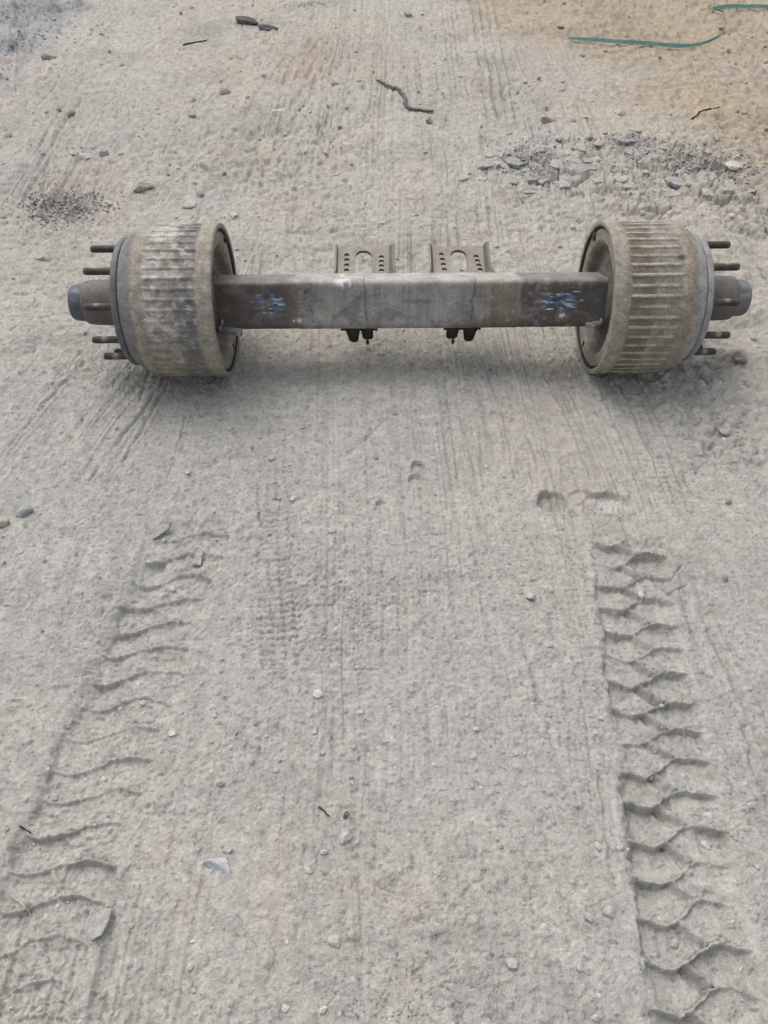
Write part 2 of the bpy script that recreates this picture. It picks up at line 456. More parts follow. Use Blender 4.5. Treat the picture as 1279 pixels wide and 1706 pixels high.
# ------------------------------------------------------------------ materials
def new_mat(name):
    m = bpy.data.materials.new(name)
    m.use_nodes = True
    nt = m.node_tree
    for n in list(nt.nodes):
        nt.nodes.remove(n)
    o = nt.nodes.new('ShaderNodeOutputMaterial')
    p = nt.nodes.new('ShaderNodeBsdfPrincipled')
    nt.links.new(p.outputs[0], o.inputs[0])
    return m, nt, p


def noise_node(nt, vec, scale, detail=3, rough=0.6):
    n = nt.nodes.new('ShaderNodeTexNoise')
    n.inputs['Scale'].default_value = scale
    n.inputs['Detail'].default_value = detail
    n.inputs['Roughness'].default_value = rough
    nt.links.new(vec, n.inputs['Vector'])
    return n.outputs[0]


def ramp_map(nt, fac, lo, hi, a=0.3, b=0.7):
    m = nt.nodes.new('ShaderNodeMapRange')
    m.inputs[1].default_value, m.inputs[2].default_value = a, b
    m.inputs[3].default_value, m.inputs[4].default_value = lo, hi
    nt.links.new(fac, m.inputs[0])
    return m.outputs[0]


def mult(nt, a, b):
    m = nt.nodes.new('ShaderNodeMath')
    m.operation = 'MULTIPLY'
    nt.links.new(a, m.inputs[0]); nt.links.new(b, m.inputs[1])
    return m.outputs[0]


def scale_col(nt, col, fac):
    v = nt.nodes.new('ShaderNodeVectorMath')
    v.operation = 'SCALE'
    nt.links.new(col, v.inputs[0]); nt.links.new(fac, v.inputs['Scale'])
    return v.outputs[0]


def tinted(name, scales, contrast, rough=(0.8, 0.95), bump=(300, 0.3, 0.001), colour=None, spec=0.2, metallic=0.0):
    """colour from the mesh's tint attribute (or one colour), grain and relief from noise"""
    m, nt, p = new_mat(name)
    tc = nt.nodes.new('ShaderNodeTexCoord').outputs['Object']
    if colour is None:
        a = nt.nodes.new('ShaderNodeAttribute')
        a.attribute_name = 'tint'
        col = a.outputs['Color']
    else:
        r = nt.nodes.new('ShaderNodeRGB')
        r.outputs[0].default_value = (*colour, 1)
        col = r.outputs[0]
    f = None
    for s_ in scales:
        k = ramp_map(nt, noise_node(nt, tc, s_), 1 - contrast, 1 + contrast)
        f = k if f is None else mult(nt, f, k)
    nt.links.new(scale_col(nt, col, f), p.inputs['Base Color'])
    nt.links.new(ramp_map(nt, noise_node(nt, tc, scales[0] * 0.7), rough[0], rough[1]), p.inputs['Roughness'])
    p.inputs['Specular IOR Level'].default_value = spec
    p.inputs['Metallic'].default_value = metallic
    b = nt.nodes.new('ShaderNodeBump')
    b.inputs['Strength'].default_value = bump[1]
    b.inputs['Distance'].default_value = bump[2]
    nt.links.new(noise_node(nt, tc, bump[0], 4, 0.65), b.inputs['Height'])
    nt.links.new(b.outputs[0], p.inputs['Normal'])
    return m


M_SOIL = tinted('dusty_clay', (420, 130, 31), 0.16, (0.9, 1.0), (330, 1.0, 0.004), spec=0.08)
M_STONE = tinted('stone', (220, 60), 0.16, (0.8, 0.95), (180, 0.5, 0.002), spec=0.15)
M_IRON = tinted('dusty_cast_iron', (150, 330, 38), 0.24, (0.68, 0.9), (200, 0.9, 0.0020), spec=0.3)
M_STEEL = tinted('painted_steel', (170, 420, 34), 0.17, (0.45, 0.72), (190, 0.5, 0.0012), spec=0.35)
M_DARK = tinted('oily_dark_steel', (200, 60), 0.30, (0.5, 0.8), (260, 0.4, 0.001), (0.030, 0.026, 0.023), spec=0.35)
M_STUD = tinted('rusty_threaded_steel', (300, 90), 0.35, (0.5, 0.75), (300, 0.4, 0.0008), spec=0.4)
M_GAP = tinted('shade_black', (300, 80), 0.2, (0.8, 0.95), (200, 0.2, 0.0005), (0.012, 0.012, 0.012))  # near-black that stands for shade in the slot and rim gap
M_WEB = tinted('faded_green_webbing', (500, 90), 0.22, (0.8, 0.95), (700, 0.5, 0.001), spec=0.1)
M_WIRE = tinted('grey_plastic_trim', (300, 60), 0.25, (0.5, 0.75), (300, 0.3, 0.0005), (0.085, 0.080, 0.074), spec=0.3)
M_STRAW = tinted('dry_straw', (300, 60), 0.2, (0.7, 0.9), (300, 0.3, 0.0005), (0.46, 0.40, 0.26))
M_GREENSTRAW = tinted('pale_green_straw', (300, 60), 0.2, (0.7, 0.9), (300, 0.3, 0.0005), (0.34, 0.34, 0.20))
M_TWIG = tinted('dark_twig', (300, 60), 0.3, (0.7, 0.9), (300, 0.4, 0.0008), (0.055, 0.048, 0.042))


# ------------------------------------------------------------------ mesh makers
def link(name, verts, faces, mat, parent=None, tint=None, smooth=True, loc=None):
    me = bpy.data.meshes.new(name)
    v = np.asarray(verts, np.float32).reshape(-1, 3)
    if isinstance(faces, np.ndarray):
        k = faces.shape[1]
        me.vertices.add(len(v)); me.vertices.foreach_set('co', v.ravel())
        me.loops.add(faces.size); me.loops.foreach_set('vertex_index', faces.astype(np.int32).ravel())
        me.polygons.add(len(faces))
        me.polygons.foreach_set('loop_start', np.arange(0, faces.size, k, dtype=np.int32))
        me.polygons.foreach_set('loop_total', np.full(len(faces), k, np.int32))
        me.update(calc_edges=True)
    else:
        me.from_pydata([tuple(map(float, p)) for p in v], [], faces)
    me.validate()
    me.polygons.foreach_set('use_smooth', np.full(len(me.polygons), smooth))
    if tint is not None:
        a = me.attributes.new('tint', 'FLOAT_COLOR', 'POINT')
        c = np.ones((len(v), 4), np.float32); c[:, :3] = np.clip(tint, 0, 1)
        a.data.foreach_set('color', c.ravel())
    me.materials.append(mat)
    o = bpy.data.objects.new(name, me)
    COL.objects.link(o)
    if parent is not None:
        o.parent = parent
    if loc is not None:
        o.location = loc
    return o


def tag(o, label=None, cat=None, group=None, kind=None):
    for k, v in (('label', label), ('category', cat), ('group', group), ('kind', kind)):
        if v:
            o[k] = v
    return o


def grid_faces(nr, nc, close_r=False, close_c=False):
    r = np.arange(nr if close_r else nr - 1)
    c = np.arange(nc if close_c else nc - 1)
    R, C = np.meshgrid(r, c, indexing='ij')
    R2 = (R + 1) % nr; C2 = (C + 1) % nc
    return np.stack([R * nc + C, R * nc + C2, R2 * nc + C2, R2 * nc + C], -1).reshape(-1, 4)


def lathe_x(prof, seg=96, sign=1, radial=None, cap0=False, cap1=False):
    """turn a profile [(x, r), ...] about the x axis; radial(X, A, Rr) may change the radius"""
    prof = np.asarray(prof, float)
    A = np.arange(seg) * 2 * math.pi / seg
    X = np.repeat(prof[:, 0:1], seg, 1); Rr = np.repeat(prof[:, 1:2], seg, 1)
    AA = np.repeat(A[None], len(prof), 0)
    if radial is not None:
        X, Rr = radial(X, AA, Rr)
    V = np.stack([X * sign, -np.cos(AA) * Rr, np.sin(AA) * Rr], -1).reshape(-1, 3)
    F = grid_faces(len(prof), seg, close_c=True)
    if sign > 0:
        F = F[:, ::-1]
    F = [tuple(f) for f in F]
    V = list(map(tuple, V))
    n = len(prof)
    for on, i in ((cap0, 0), (cap1, n - 1)):
        if on:
            c = tuple(range(i * seg, i * seg + seg))
            F.append(c if (i == 0) != (sign < 0) else c[::-1])
    return np.array(V), F


def resample(prof, step):
    out = [prof[0]]
    for a, b in zip(prof[:-1], prof[1:]):
        L = math.hypot(b[0] - a[0], b[1] - a[1])
        k = max(1, int(math.ceil(L / step)))
        for i in range(1, k + 1):
            out.append((a[0] + (b[0] - a[0]) * i / k, a[1] + (b[1] - a[1]) * i / k))
    return out


def boxes(bs, bevel=0.002):
    """several bevelled boxes (centre, size, rotation matrix or None) -> verts, faces of one mesh"""
    bm = bmesh.new()
    for c, s, R in bs:
        M = Matrix.Translation(c) @ (R.to_4x4() if R is not None else Matrix.Identity(4)) @ Matrix.Diagonal((*s, 1))
        g = bmesh.ops.create_cube(bm, size=1, matrix=M)
        ed = list({e for v in g['verts'] for e in v.link_edges})
        bmesh.ops.bevel(bm, geom=ed, offset=bevel, segments=2, affect='EDGES')
    V = np.array([v.co[:] for v in bm.verts]); 
    bm.verts.index_update()
    F = [tuple(v.index for v in f.verts) for f in bm.faces]
    bm.free()
    return V, F


def tube(pts, rad, seg=10, cap=True, flat=1.0):
    pts = [Vector(p) for p in pts]
    V, F = [], []
    n = len(pts)
    up = Vector((0, 0, 1))
    for i, p in enumerate(pts):
        d = (pts[min(i + 1, n - 1)] - pts[max(i - 1, 0)]).normalized()
        s = d.cross(up)
        s = s.normalized() if s.length > 1e-4 else Vector((1, 0, 0))
        u = s.cross(d)
        r = rad[i] if hasattr(rad, '__len__') else rad
        for k in range(seg):
            a = 2 * math.pi * k / seg
            V.append(p + s * math.cos(a) * r + u * math.sin(a) * r * flat)
    for i in range(n - 1):
        for k in range(seg):
            k2 = (k + 1) % seg
            F.append((i * seg + k, i * seg + k2, (i + 1) * seg + k2, (i + 1) * seg + k))
    if cap:
        F.append(tuple(range(seg))[::-1]); F.append(tuple((n - 1) * seg + k for k in range(seg)))
    return np.array([v[:] for v in V]), F


def spline(pts, n):
    """Catmull-Rom through points"""
    P = np.asarray(pts, float)
    P = np.vstack([2 * P[0] - P[1], P, 2 * P[-1] - P[-2]])
    out = []
    m = len(P) - 3
    for t in np.linspace(0, m - 1e-6, n):
        i = int(t); f = t - i
        a, b, c, d = P[i:i + 4]
        out.append(0.5 * (2 * b + (c - a) * f + (2 * a - 5 * b + 4 * c - d) * f * f + (3 * b - a - 3 * c + d) * f ** 3))
    return np.array(out)


def n3(P, f, seed=0):
    """cheap 3-D noise from three 2-D slices"""
    x, y, z = P[..., 0] * f, P[..., 1] * f, P[..., 2] * f
    return (per(x + 0.37 * z, y + 0.71 * z, seed) + per(y + 0.53 * x, z - 0.29 * x, seed + 1) + per(z + 0.61 * y, x - 0.43 * y, seed + 2)) / 1.8


def mixc(c, d, m):
    m = np.clip(m, 0, 1)[..., None]
    return c * (1 - m) + np.asarray(d, float) * m


# ------------------------------------------------------------------ ground
def build_ground():
    NR, NC = 1270, 880
    phi = np.linspace(math.atan(-0.22 / CAM_H), math.atan(8.0 / CAM_H), NR)
    ys = np.concatenate([[-250, -80, -20, -6, -2, -0.8], CAM_H * np.tan(phi), [8.4, 9, 10, 12, 15, 20, 30, 50, 90, 160, 250]])
    u = np.linspace(-1, 1, NC)
    outer = np.array([0.04, 0.12, 0.3, 0.7, 1.6, 4, 12, 40, 120, 250.0])
    rows = []
    for y in ys:
        yy = min(max(y, -0.3), 9.0)
        hw = (yy * CT + CAM_H * ST) * 640 / FPX * 1.22 + 0.06
        rows.append(np.concatenate([-(hw + outer[::-1]), u * hw, hw + outer]))
    X = np.array(rows)
    Y = np.repeat(ys[:, None], X.shape[1], 1)
    H = np.zeros_like(X)
    fl = np.hypot(X, Y) < 40
    H[fl] = height(X[fl], Y[fl])
    C = soil_colour(X, Y)
    V = np.stack([X, Y, H], -1).reshape(-1, 3)
    F = grid_faces(X.shape[0], X.shape[1])
    g = link('ground', V, F, M_SOIL, tint=C.reshape(-1, 3))
    return tag(g, kind='structure')


ground = build_ground()
rng = random.Random(7)


def hz(px, py):
    x, y = at(px, py)
    return float(x), float(y), float(height(np.array([x]), np.array([y]))[0])


def rock_mesh(seed, size, cuts=5, sub=3, rough=0.12):
    bm = bmesh.new()
    bmesh.ops.create_icosphere(bm, subdivisions=sub, radius=1)
    r = random.Random(seed)
    P = np.array([v.co[:] for v in bm.verts])
    bm.verts.index_update()
    F = [tuple(v.index for v in f.verts) for f in bm.faces]
    bm.free()
    for _ in range(cuts):
        d = np.array([r.gauss(0, 1), r.gauss(0, 1), r.gauss(0, 1)]); d /= np.linalg.norm(d)
        k = 0.45 + 0.35 * r.random()
        e = P @ d - k
        P = P - np.outer(np.clip(e, 0, None) * 0.94, d)
    P = P * (1 + rough * n3(P, 1.6, seed) + 0.4 * rough * n3(P, 5, seed + 3))[:, None]
    return P * np.array(size), F


# crust plates flaked up in the cracked patch, pieces of the ground
def build_plates():
    r = random.Random(31)
    n = 0
    spots = []
    for (cx, cy, sx, sy, k) in [(850, 262, 45, 26, 16), (905, 300, 60, 22, 10), (1000, 262, 70, 26, 12), (1130, 300, 80, 30, 14), (1215, 290, 50, 35, 10), (1060, 235, 60, 12, 6)]:
        for _ in range(k):
            spots.append((r.gauss(cx, sx * 0.6), r.gauss(cy, sy * 0.6)))
    for (px, py) in spots:
        x, y, h = hz(px, py)
        rad = r.uniform(0.022, 0.052)
        m = r.randint(7, 10)
        ang = sorted(r.uniform(0, 2 * math.pi) for _ in range(m))
        rr = [rad * r.uniform(0.68, 1.25) for _ in range(m)]
        th = r.uniform(0.003, 0.006)
        top = [(rr[i] * math.cos(ang[i]), rr[i] * math.sin(ang[i]) * 0.8, th + r.uniform(-0.002, 0.002)) for i in range(m)]
        mid = [(p[0] * 1.04, p[1] * 1.04, th * 0.4) for p in top]
        bot = [(p[0] * 0.97, p[1] * 0.97, -0.012) for p in top]
        V = top + mid + bot + [(0, 0, th + 0.002)]
        F = []
        for i in range(m):
            j = (i + 1) % m
            F += [(i, j, 3 * m), (m + i, m + j, j, i), (2 * m + i, 2 * m + j, m + j, m + i)]
        V = np.array(V)
        c = soil_colour(np.array([x]), np.array([y]))[0]
        c = 0.6 * np.maximum(c, 0.28) + 0.4 * np.array([0.385, 0.372, 0.348]) * r.uniform(0.88, 1.05)
        o = link('mud_plate' if n == 0 else 'mud_plate.%03d' % n, V, F, M_SOIL, ground, np.repeat(c[None], len(V), 0), smooth=False)
        o.location = (x, y, h - 0.001)
        o.rotation_euler = (r.gauss(0, 0.07), r.gauss(0, 0.07), r.uniform(0, 6.28))
        n += 1


build_plates()


# loose grit and crumbs, nobody could count them
def build_grit():
    r = np.random.default_rng(5)
    ico = bmesh.new()
    bmesh.ops.create_icosphere(ico, subdivisions=1, radius=1)
    base = np.array([v.co[:] for v in ico.verts]); ico.verts.index_update()
    bf = np.array([[v.index for v in f.verts] for f in ico.faces]); ico.free()
    px = r.uniform(-60, 1340, 13000); py = 1750 - 1770 * r.uniform(0, 1, 13000) ** 1.0
    x, y = at(px, py)
    z = zones(x, y)
    dens = 0.10 + 0.35 * np.clip(per(x * 1.7, y * 1.7, 301) + 0.1, 0, 1) + 0.8 * z['clod'] + 0.45 * z['mud'] + 0.7 * z['rubble'] + 0.15 * z['sand']
    keep = r.uniform(0, 1, len(x)) < dens
    x, y = x[keep], y[keep]
    size = np.clip(np.exp(r.normal(math.log(0.0034), 0.50, len(x))), 0.0018, 0.013)
    size = size * np.clip(0.9 + 0.5 * (y - 1.7), 0.85, 2.3)
    dark = r.uniform(0, 1, len(x)) < 0.02
    # the black spill of fine coal grit, upper left, and in the crust
    for (cx, cy, sx, sy, k) in [(105, 342, 0.085, 0.075, 1300), (1160, 270, 0.18, 0.10, 900), (885, 265, 0.10, 0.12, 500), (1040, 235, 0.12, 0.05, 350), (520, 5, 0.2, 0.08, 90), (30, 70, 0.25, 0.2, 260)]:
        gx, gy = at(cx, cy)
        x = np.concatenate([x, gx + r.normal(0, sx, k)]); y = np.concatenate([y, gy + r.normal(0, sy, k)])
        size = np.concatenate([size, np.clip(np.exp(r.normal(math.log(0.0036), 0.42, k)), 0.0022, 0.009)])
        dark = np.concatenate([dark, r.uniform(0, 1, k) < 0.6])
    n = len(x)
    h = height(x, y)
    sc = size[:, None] * r.uniform(0.65, 1.25, (n, 3)); sc[:, 2] *= 0.75
    jit = 1 + r.normal(0, 0.16, (n, len(base), 1))
    P = base[None] * jit * sc[:, None, :]
    a = r.uniform(0, 6.28, n)
    ca, sa = np.cos(a)[:, None], np.sin(a)[:, None]
    P = np.stack([P[..., 0] * ca - P[..., 1] * sa + x[:, None], P[..., 0] * sa + P[..., 1] * ca + y[:, None],
                  P[..., 2] + (h + size * 0.25)[:, None]], -1)
    F = (bf[None] + (np.arange(n) * len(base))[:, None, None]).reshape(-1, 3)
    c = soil_colour(x, y) * r.uniform(0.85, 1.18, (n, 1))
    c[dark] = np.array([0.165, 0.163, 0.172]) * r.uniform(0.5, 1.9, (int(dark.sum()), 1))
    C = np.repeat(c[:, None], len(base), 1).reshape(-1, 3)
    o = link('loose_grit', P.reshape(-1, 3), F, M_STONE, tint=C, smooth=False)
    tag(o, 'loose grit and small crumbs of clay scattered over the dusty ground', 'gravel', kind='stuff')


build_grit()

# ------------------------------------------------------------------ the trailer axle
axle = bpy.data.objects.new('trailer_axle', None)
axle.empty_display_size = 0.3
COL.objects.link(axle)
axle.location = (AX_X, AX_Y, -0.006)
axle.rotation_euler = (0, 0, math.radians(0.75))
tag(axle, 'used steel trailer axle with two ribbed brake drums lying on the dusty ground', 'axle')
CZ = AX_R                                     # height of the axle's centre line

BEIGE, IRON, RUST, GREY = (0.262, 0.234, 0.194), (0.075, 0.073, 0.072), (0.120, 0.078, 0.050), (0.185, 0.183, 0.180)


def put(o):
    o.location.z += CZ
    return o


def make_drum(side):
    nrib, per_rib = 48, 14
    seg = nrib * per_rib
    prof = [(0.648, 0.2020), (0.590, 0.2080), (0.5795, 0.2155), (0.5770, 0.2200), (0.5770, 0.2300), (0.5790, 0.2325), (0.6120, 0.2325), (0.6190, 0.2300),
            (0.6240, 0.2275), (0.7720, 0.2275), (0.7830, 0.2300), (0.8000, 0.2285), (0.8130, 0.2215), (0.8290, 0.2105),
            (0.8470, 0.1980), (0.8555, 0.1935), (0.8570, 0.1900), (0.8570, 0.1200)]
    prof = resample(prof, 0.006)

    def radial(X, A, R):
        A = A + per(np.floor(A / (2 * math.pi) * nrib) * 0.37, X * 4, 403) * 0.010
        fr = np.mod(A / (2 * math.pi) * nrib, 1)
        ends = 0.010 * per(np.floor(A / (2 * math.pi) * nrib) * 0.77 + 5, X * 0 + side, 405)
        ribband = sst(0.6215, 0.6275, X - 0.3 * ends) * (1 - sst(0.762, 0.779, X + ends)) * (R > 0.222)
        d = np.abs(fr - 0.5)
        kid = np.floor(A / (2 * math.pi) * nrib).astype(np.int64)
        hgt = 0.0028 + 0.0026 * rnd2(kid, kid * 0, 401 + (side > 0))
        rib = 1 - sst(0.09, 0.21, d)
        P = np.stack([X * side, -np.cos(A) * R, np.sin(A) * R], -1)
        wear = np.clip(0.85 + 0.5 * n3(P, 22, 411), 0.35, 1.15)
        R = R + ribband * rib * hgt * wear
        out = (R > 0.19) & (X > 0.579)
        R = R + np.where(out, n3(P, 60, 421) * 0.0006 + n3(P, 150, 424) * 0.0004, 0)
        return X, R
    V, F = lathe_x(prof, seg, side, radial)
    X = np.abs(V[:, 0]); R = np.hypot(V[:, 1], V[:, 2])
    A = np.arctan2(V[:, 2], -V[:, 1])
    up = V[:, 2] / np.maximum(R, 1e-3)
    a, b, c = n3(V, 9, 431), n3(V, 28, 435), n3(V, 80, 439)
    t = np.repeat(np.array(BEIGE)[None], len(V), 0) * (1 + 0.12 * b + 0.12 * c)[:, None]
    ribband = sst(0.618, 0.63, X) * (1 - sst(0.765, 0.785, X)) * (R > 0.22)
    rib_top = sst(0.0012, 0.0032, R - 0.2275) * ribband
    if side < 0:
        # bare dark iron shows near the rim, mud cake over the outer half
        bare = ribband * (1 - sst(0.668, 0.700, X + 0.020 * a + 0.012 * b))
        t = mixc(t, (0.120, 0.118, 0.120), bare * (0.70 + 0.4 * b))
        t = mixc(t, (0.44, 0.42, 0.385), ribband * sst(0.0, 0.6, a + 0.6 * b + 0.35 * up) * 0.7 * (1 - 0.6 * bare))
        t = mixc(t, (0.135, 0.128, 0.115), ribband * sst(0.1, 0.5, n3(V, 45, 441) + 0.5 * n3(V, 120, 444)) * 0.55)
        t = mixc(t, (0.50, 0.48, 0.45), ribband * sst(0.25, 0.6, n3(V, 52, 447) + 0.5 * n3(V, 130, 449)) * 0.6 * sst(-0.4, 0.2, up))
        t = mixc(t, (0.095, 0.098, 0.118), np.exp(-((X - 0.640) / 0.016) ** 2) * sst(0.0, 0.5, a + b) * 0.7)
        t = mixc(t, (0.130, 0.132, 0.140), sst(0.800, 0.822, X + 0.004 * b) * (R > 0.15) * 0.75)
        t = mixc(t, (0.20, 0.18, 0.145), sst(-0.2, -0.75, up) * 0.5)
    else:
        fl = ribband * (1 - rib_top)
        band = 1 - sst(0.685, 0.705, X + 0.006 * a)
        t = mixc(t, (0.125, 0.098, 0.068), fl * band * (0.80 + 0.35 * b))
        t = mixc(t, (0.195, 0.172, 0.138), fl * (1 - band) * (0.5 + 0.5 * c))
        t = mixc(t, (0.40, 0.385, 0.35), rib_top * (0.55 + 0.4 * c))
        t = mixc(t, (0.23, 0.17, 0.125), np.exp(-((X - 0.797) / 0.012) ** 2) * 0.6 * (0.7 + b))
        t = mixc(t, (0.30, 0.30, 0.30), sst(0.818, 0.835, X) * 0.7)
        t = mixc(t, (0.150, 0.130, 0.105), ribband * sst(0.2, 0.6, n3(V, 48, 442) + 0.5 * n3(V, 120, 445)) * 0.5)
        cx, cu = 0.770, math.radians(62)
        blot = np.exp(-(((X - cx) / 0.013) ** 2 + ((A - cu) / 0.045) ** 2) ** 2)
        t = mixc(t, (0.045, 0.042, 0.038), blot * 0.9)
    t = mixc(t, (0.02, 0.02, 0.02), (R < 0.2165) * (X < 0.66) * 0.9)  # shade inside the rim gap painted into the bore
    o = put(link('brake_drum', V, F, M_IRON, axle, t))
    o['label'] = ('left brake drum with pale mud cake and bare dark iron at the rim' if side < 0
                  else 'right brake drum with brown rust between pale dusty ribs')
    return o


def make_backing(side):
    prof = [(0.5860, 0.2085), (0.5850, 0.2070), (0.5850, 0.1790), (0.5870, 0.1735), (0.5950, 0.1660), (0.6130, 0.1590), (0.6180, 0.1530),
            (0.6190, 0.1300), (0.6170, 0.0900), (0.6170, 0.0500)]
    prof = resample(prof, 0.004)

    def radial(X, A, R):
        P = np.stack([X, np.cos(A) * R, np.sin(A) * R], -1)
        return X + n3(P, 14, 451 + (side > 0) * 5) * 0.0012, R
    V, F = lathe_x(prof, 120, side, radial)
    F = [f[::-1] for f in F]
    R = np.hypot(V[:, 1], V[:, 2])
    a, b = n3(V, 11, 455), n3(V, 40, 458)
    t = np.repeat(np.array([0.235, 0.212, 0.180])[None], len(V), 0) * (1 + 0.15 * b)[:, None]
    t = mixc(t, (0.075, 0.068, 0.060), (1 - sst(0.152, 0.170, R)) * (0.75 + 0.4 * a))  # shade of the recess painted into the plate's inner colour
    t = mixc(t, (0.13, 0.10, 0.085), sst(0.1, 0.7, a) * 0.5)
    o = put(link('backing_plate', V, F, M_IRON, axle, t))
    # black box as shade in the inspection slot, a clip at the upper edge
    an = math.radians(-97)
    rr = 0.186
    V, F = boxes([((side * 0.5845, -math.cos(an) * rr, math.sin(an) * rr), (0.003, 0.010, 0.021), Matrix.Rotation(0.1, 3, 'X'))], 0.001)
    link('slot_shade', V, F, M_GAP, o)
    an = math.radians(138)
    rr = 0.201
    V, F = boxes([((side * 0.5830, -math.cos(an) * rr, math.sin(an) * rr), (0.006, 0.016, 0.030), Matrix.Rotation(-0.8, 3, 'X')),
                  ((side * 0.5810, -math.cos(an) * rr * 0.97, math.sin(an) * rr * 0.97), (0.008, 0.008, 0.012), Matrix.Rotation(-0.8, 3, 'X'))], 0.0012)
    link('spring_clip', V, F, M_DARK, o)
    # black ring standing for the shade in the gap between plate and drum
    V, F = lathe_x([(0.590, 0.2086), (0.5835, 0.2092), (0.5825, 0.2125), (0.590, 0.2140)], 120, side)
    F = [f[::-1] for f in F]
    link('gap_shade_ring', V, F, M_GAP, o)
    return o


def make_spider(side):
    prof = resample([(0.6180, 0.122), (0.6140, 0.116), (0.6100, 0.100), (0.6060, 0.0975), (0.600, 0.0970), (0.5970, 0.094), (0.5960, 0.060)], 0.005)

    def radial(X, A, R):
        lob = 1 + 0.10 * np.cos(2 * (A - 0.6)) * sst(0.595, 0.615, X)
        return X, R * lob
    V, F = lathe_x(prof, 80, side, radial)
    F = [f[::-1] for f in F]
    b = n3(V, 30, 461)
    t = np.repeat(np.array([0.100, 0.092, 0.082])[None], len(V), 0) * (1 + 0.25 * b)[:, None]
    return put(link('brake_spider', V, F, M_IRON, axle, t))


def make_hub(side):
    prof = resample([(0.8585, 0.150), (0.8585, 0.1905), (0.8605, 0.1930), (0.8735, 0.1930), (0.8780, 0.1890), (0.8790, 0.1830), (0.8790, 0.1320),
                     (0.8840, 0.1290), (0.8970, 0.1180), (0.9000, 0.1060), (0.9020, 0.0860), (0.9080, 0.0735), (0.930, 0.0700), (0.990, 0.0680), (1.0080, 0.0655), (1.0125, 0.0620), (1.0125, 0.03)], 0.006)

    def radial(X, A, R):
        web = sst(0.8795, 0.884, X) * (1 - sst(0.890, 0.905, X))
        return X, R * (1 + 0.16 * np.cos(5 * A + 0.4) * web)
    V, F = lathe_x(prof, 120, side, radial)
    X = np.abs(V[:, 0]); R = np.hypot(V[:, 1], V[:, 2])
    b, a = n3(V, 35, 471), n3(V, 10, 473)
    if side < 0:
        base, fl = (0.105, 0.098, 0.092), (0.110, 0.110, 0.115)
    else:
        base, fl = (0.115, 0.110, 0.098), (0.250, 0.250, 0.245)
    t = np.repeat(np.array(base)[None], len(V), 0)
    t = mixc(t, fl, R > 0.181)
    t = mixc(t, (0.125, 0.074, 0.050), (R < 0.18) * sst(0.05, 0.55, b + 0.6 * a) * 0.55)
    t = mixc(t, (0.20, 0.105, 0.080), np.exp(-((X - 0.905) / 0.014) ** 2) * (R < 0.1) * sst(0.0, 0.4, V[:, 2] / 0.07) * 0.7)
    t = mixc(t, (0.14, 0.13, 0.06), np.exp(-((X - 0.888) / 0.006) ** 2) * sst(0.0, -0.06, V[:, 2]) * 0.6)
    t = t * (1 + 0.25 * b + 0.15 * a)[:, None]
    hub = put(link('wheel_hub', V, F, M_STEEL, axle, t))
    prof = resample([(1.0110, 0.0575), (1.0130, 0.0575), (1.0350, 0.0560), (1.0500, 0.0540), (1.0550, 0.0500), (1.0560, 0.0440), (1.0535, 0.0400), (1.0535, 0.001)], 0.005)

    def hexed(X, A, R):
        if side < 0:
            return X, R
        q = np.mod(A, math.pi / 3) - math.pi / 6
        flat = 0.0505 / np.cos(q)
        m = sst(1.015, 1.020, X) * (R > 0.045)
        return X, np.where(m > 0.5, np.minimum(R, flat), R)
    V, F = lathe_x(prof, 72, side, hexed)
    b = n3(V, 40, 481)
    colr = np.array([0.070, 0.082, 0.105]) if side < 0 else np.array([0.125, 0.130, 0.128])
    t = np.repeat(colr[None], len(V), 0) * (1 + 0.25 * b)[:, None]
    t = mixc(t, (0.30, 0.29, 0.27), sst(0.3, 0.8, b) * 0.5)
    link('hub_cap', V, F, M_STEEL, hub, t)
    # ten threaded studs, threads turned into the profile
    sp = [(0.8700, 0.0108), (0.8935, 0.0108), (0.8950, 0.0110)]
    x = 0.8950
    while x < 0.956:
        sp += [(x + 0.0011, 0.0111), (x + 0.0022, 0.0100)]
        x += 0.0022
    sp += [(0.9600, 0.0104), (0.9625, 0.0086), (0.9625, 0.0005)]
    V0, F0 = lathe_x(sp, 14, side)
    X = np.abs(V0[:, 0])
    b = n3(V0, 60, 491)
    t = np.repeat(np.array([0.062, 0.050, 0.044])[None], len(V0), 0) * (1 + 0.5 * b)[:, None]
    t = mixc(t, (0.42, 0.40, 0.37), np.exp(-((X - 0.926) / 0.008) ** 2) * sst(0.0, 0.006, V0[:, 2]) * 0.55)
    proto = None
    for k in range(10):
        # angle counted from straight towards the photographer, turning upwards
        an = math.radians(k * 36 + 28)
        if proto is None:
            st = link('wheel_stud', V0, F0, M_STUD, hub, t)
            proto = st
        else:
            st = proto.copy()
            COL.objects.link(st)
            st.parent = hub
        st.location = (0, -math.cos(an) * 0.1675, math.sin(an) * 0.1675)
        st.rotation_euler = (-an, 0, 0)
    return hub


BEAM_T = math.radians(22)                    # the front face leans back, up towards the camera
BH = 0.074


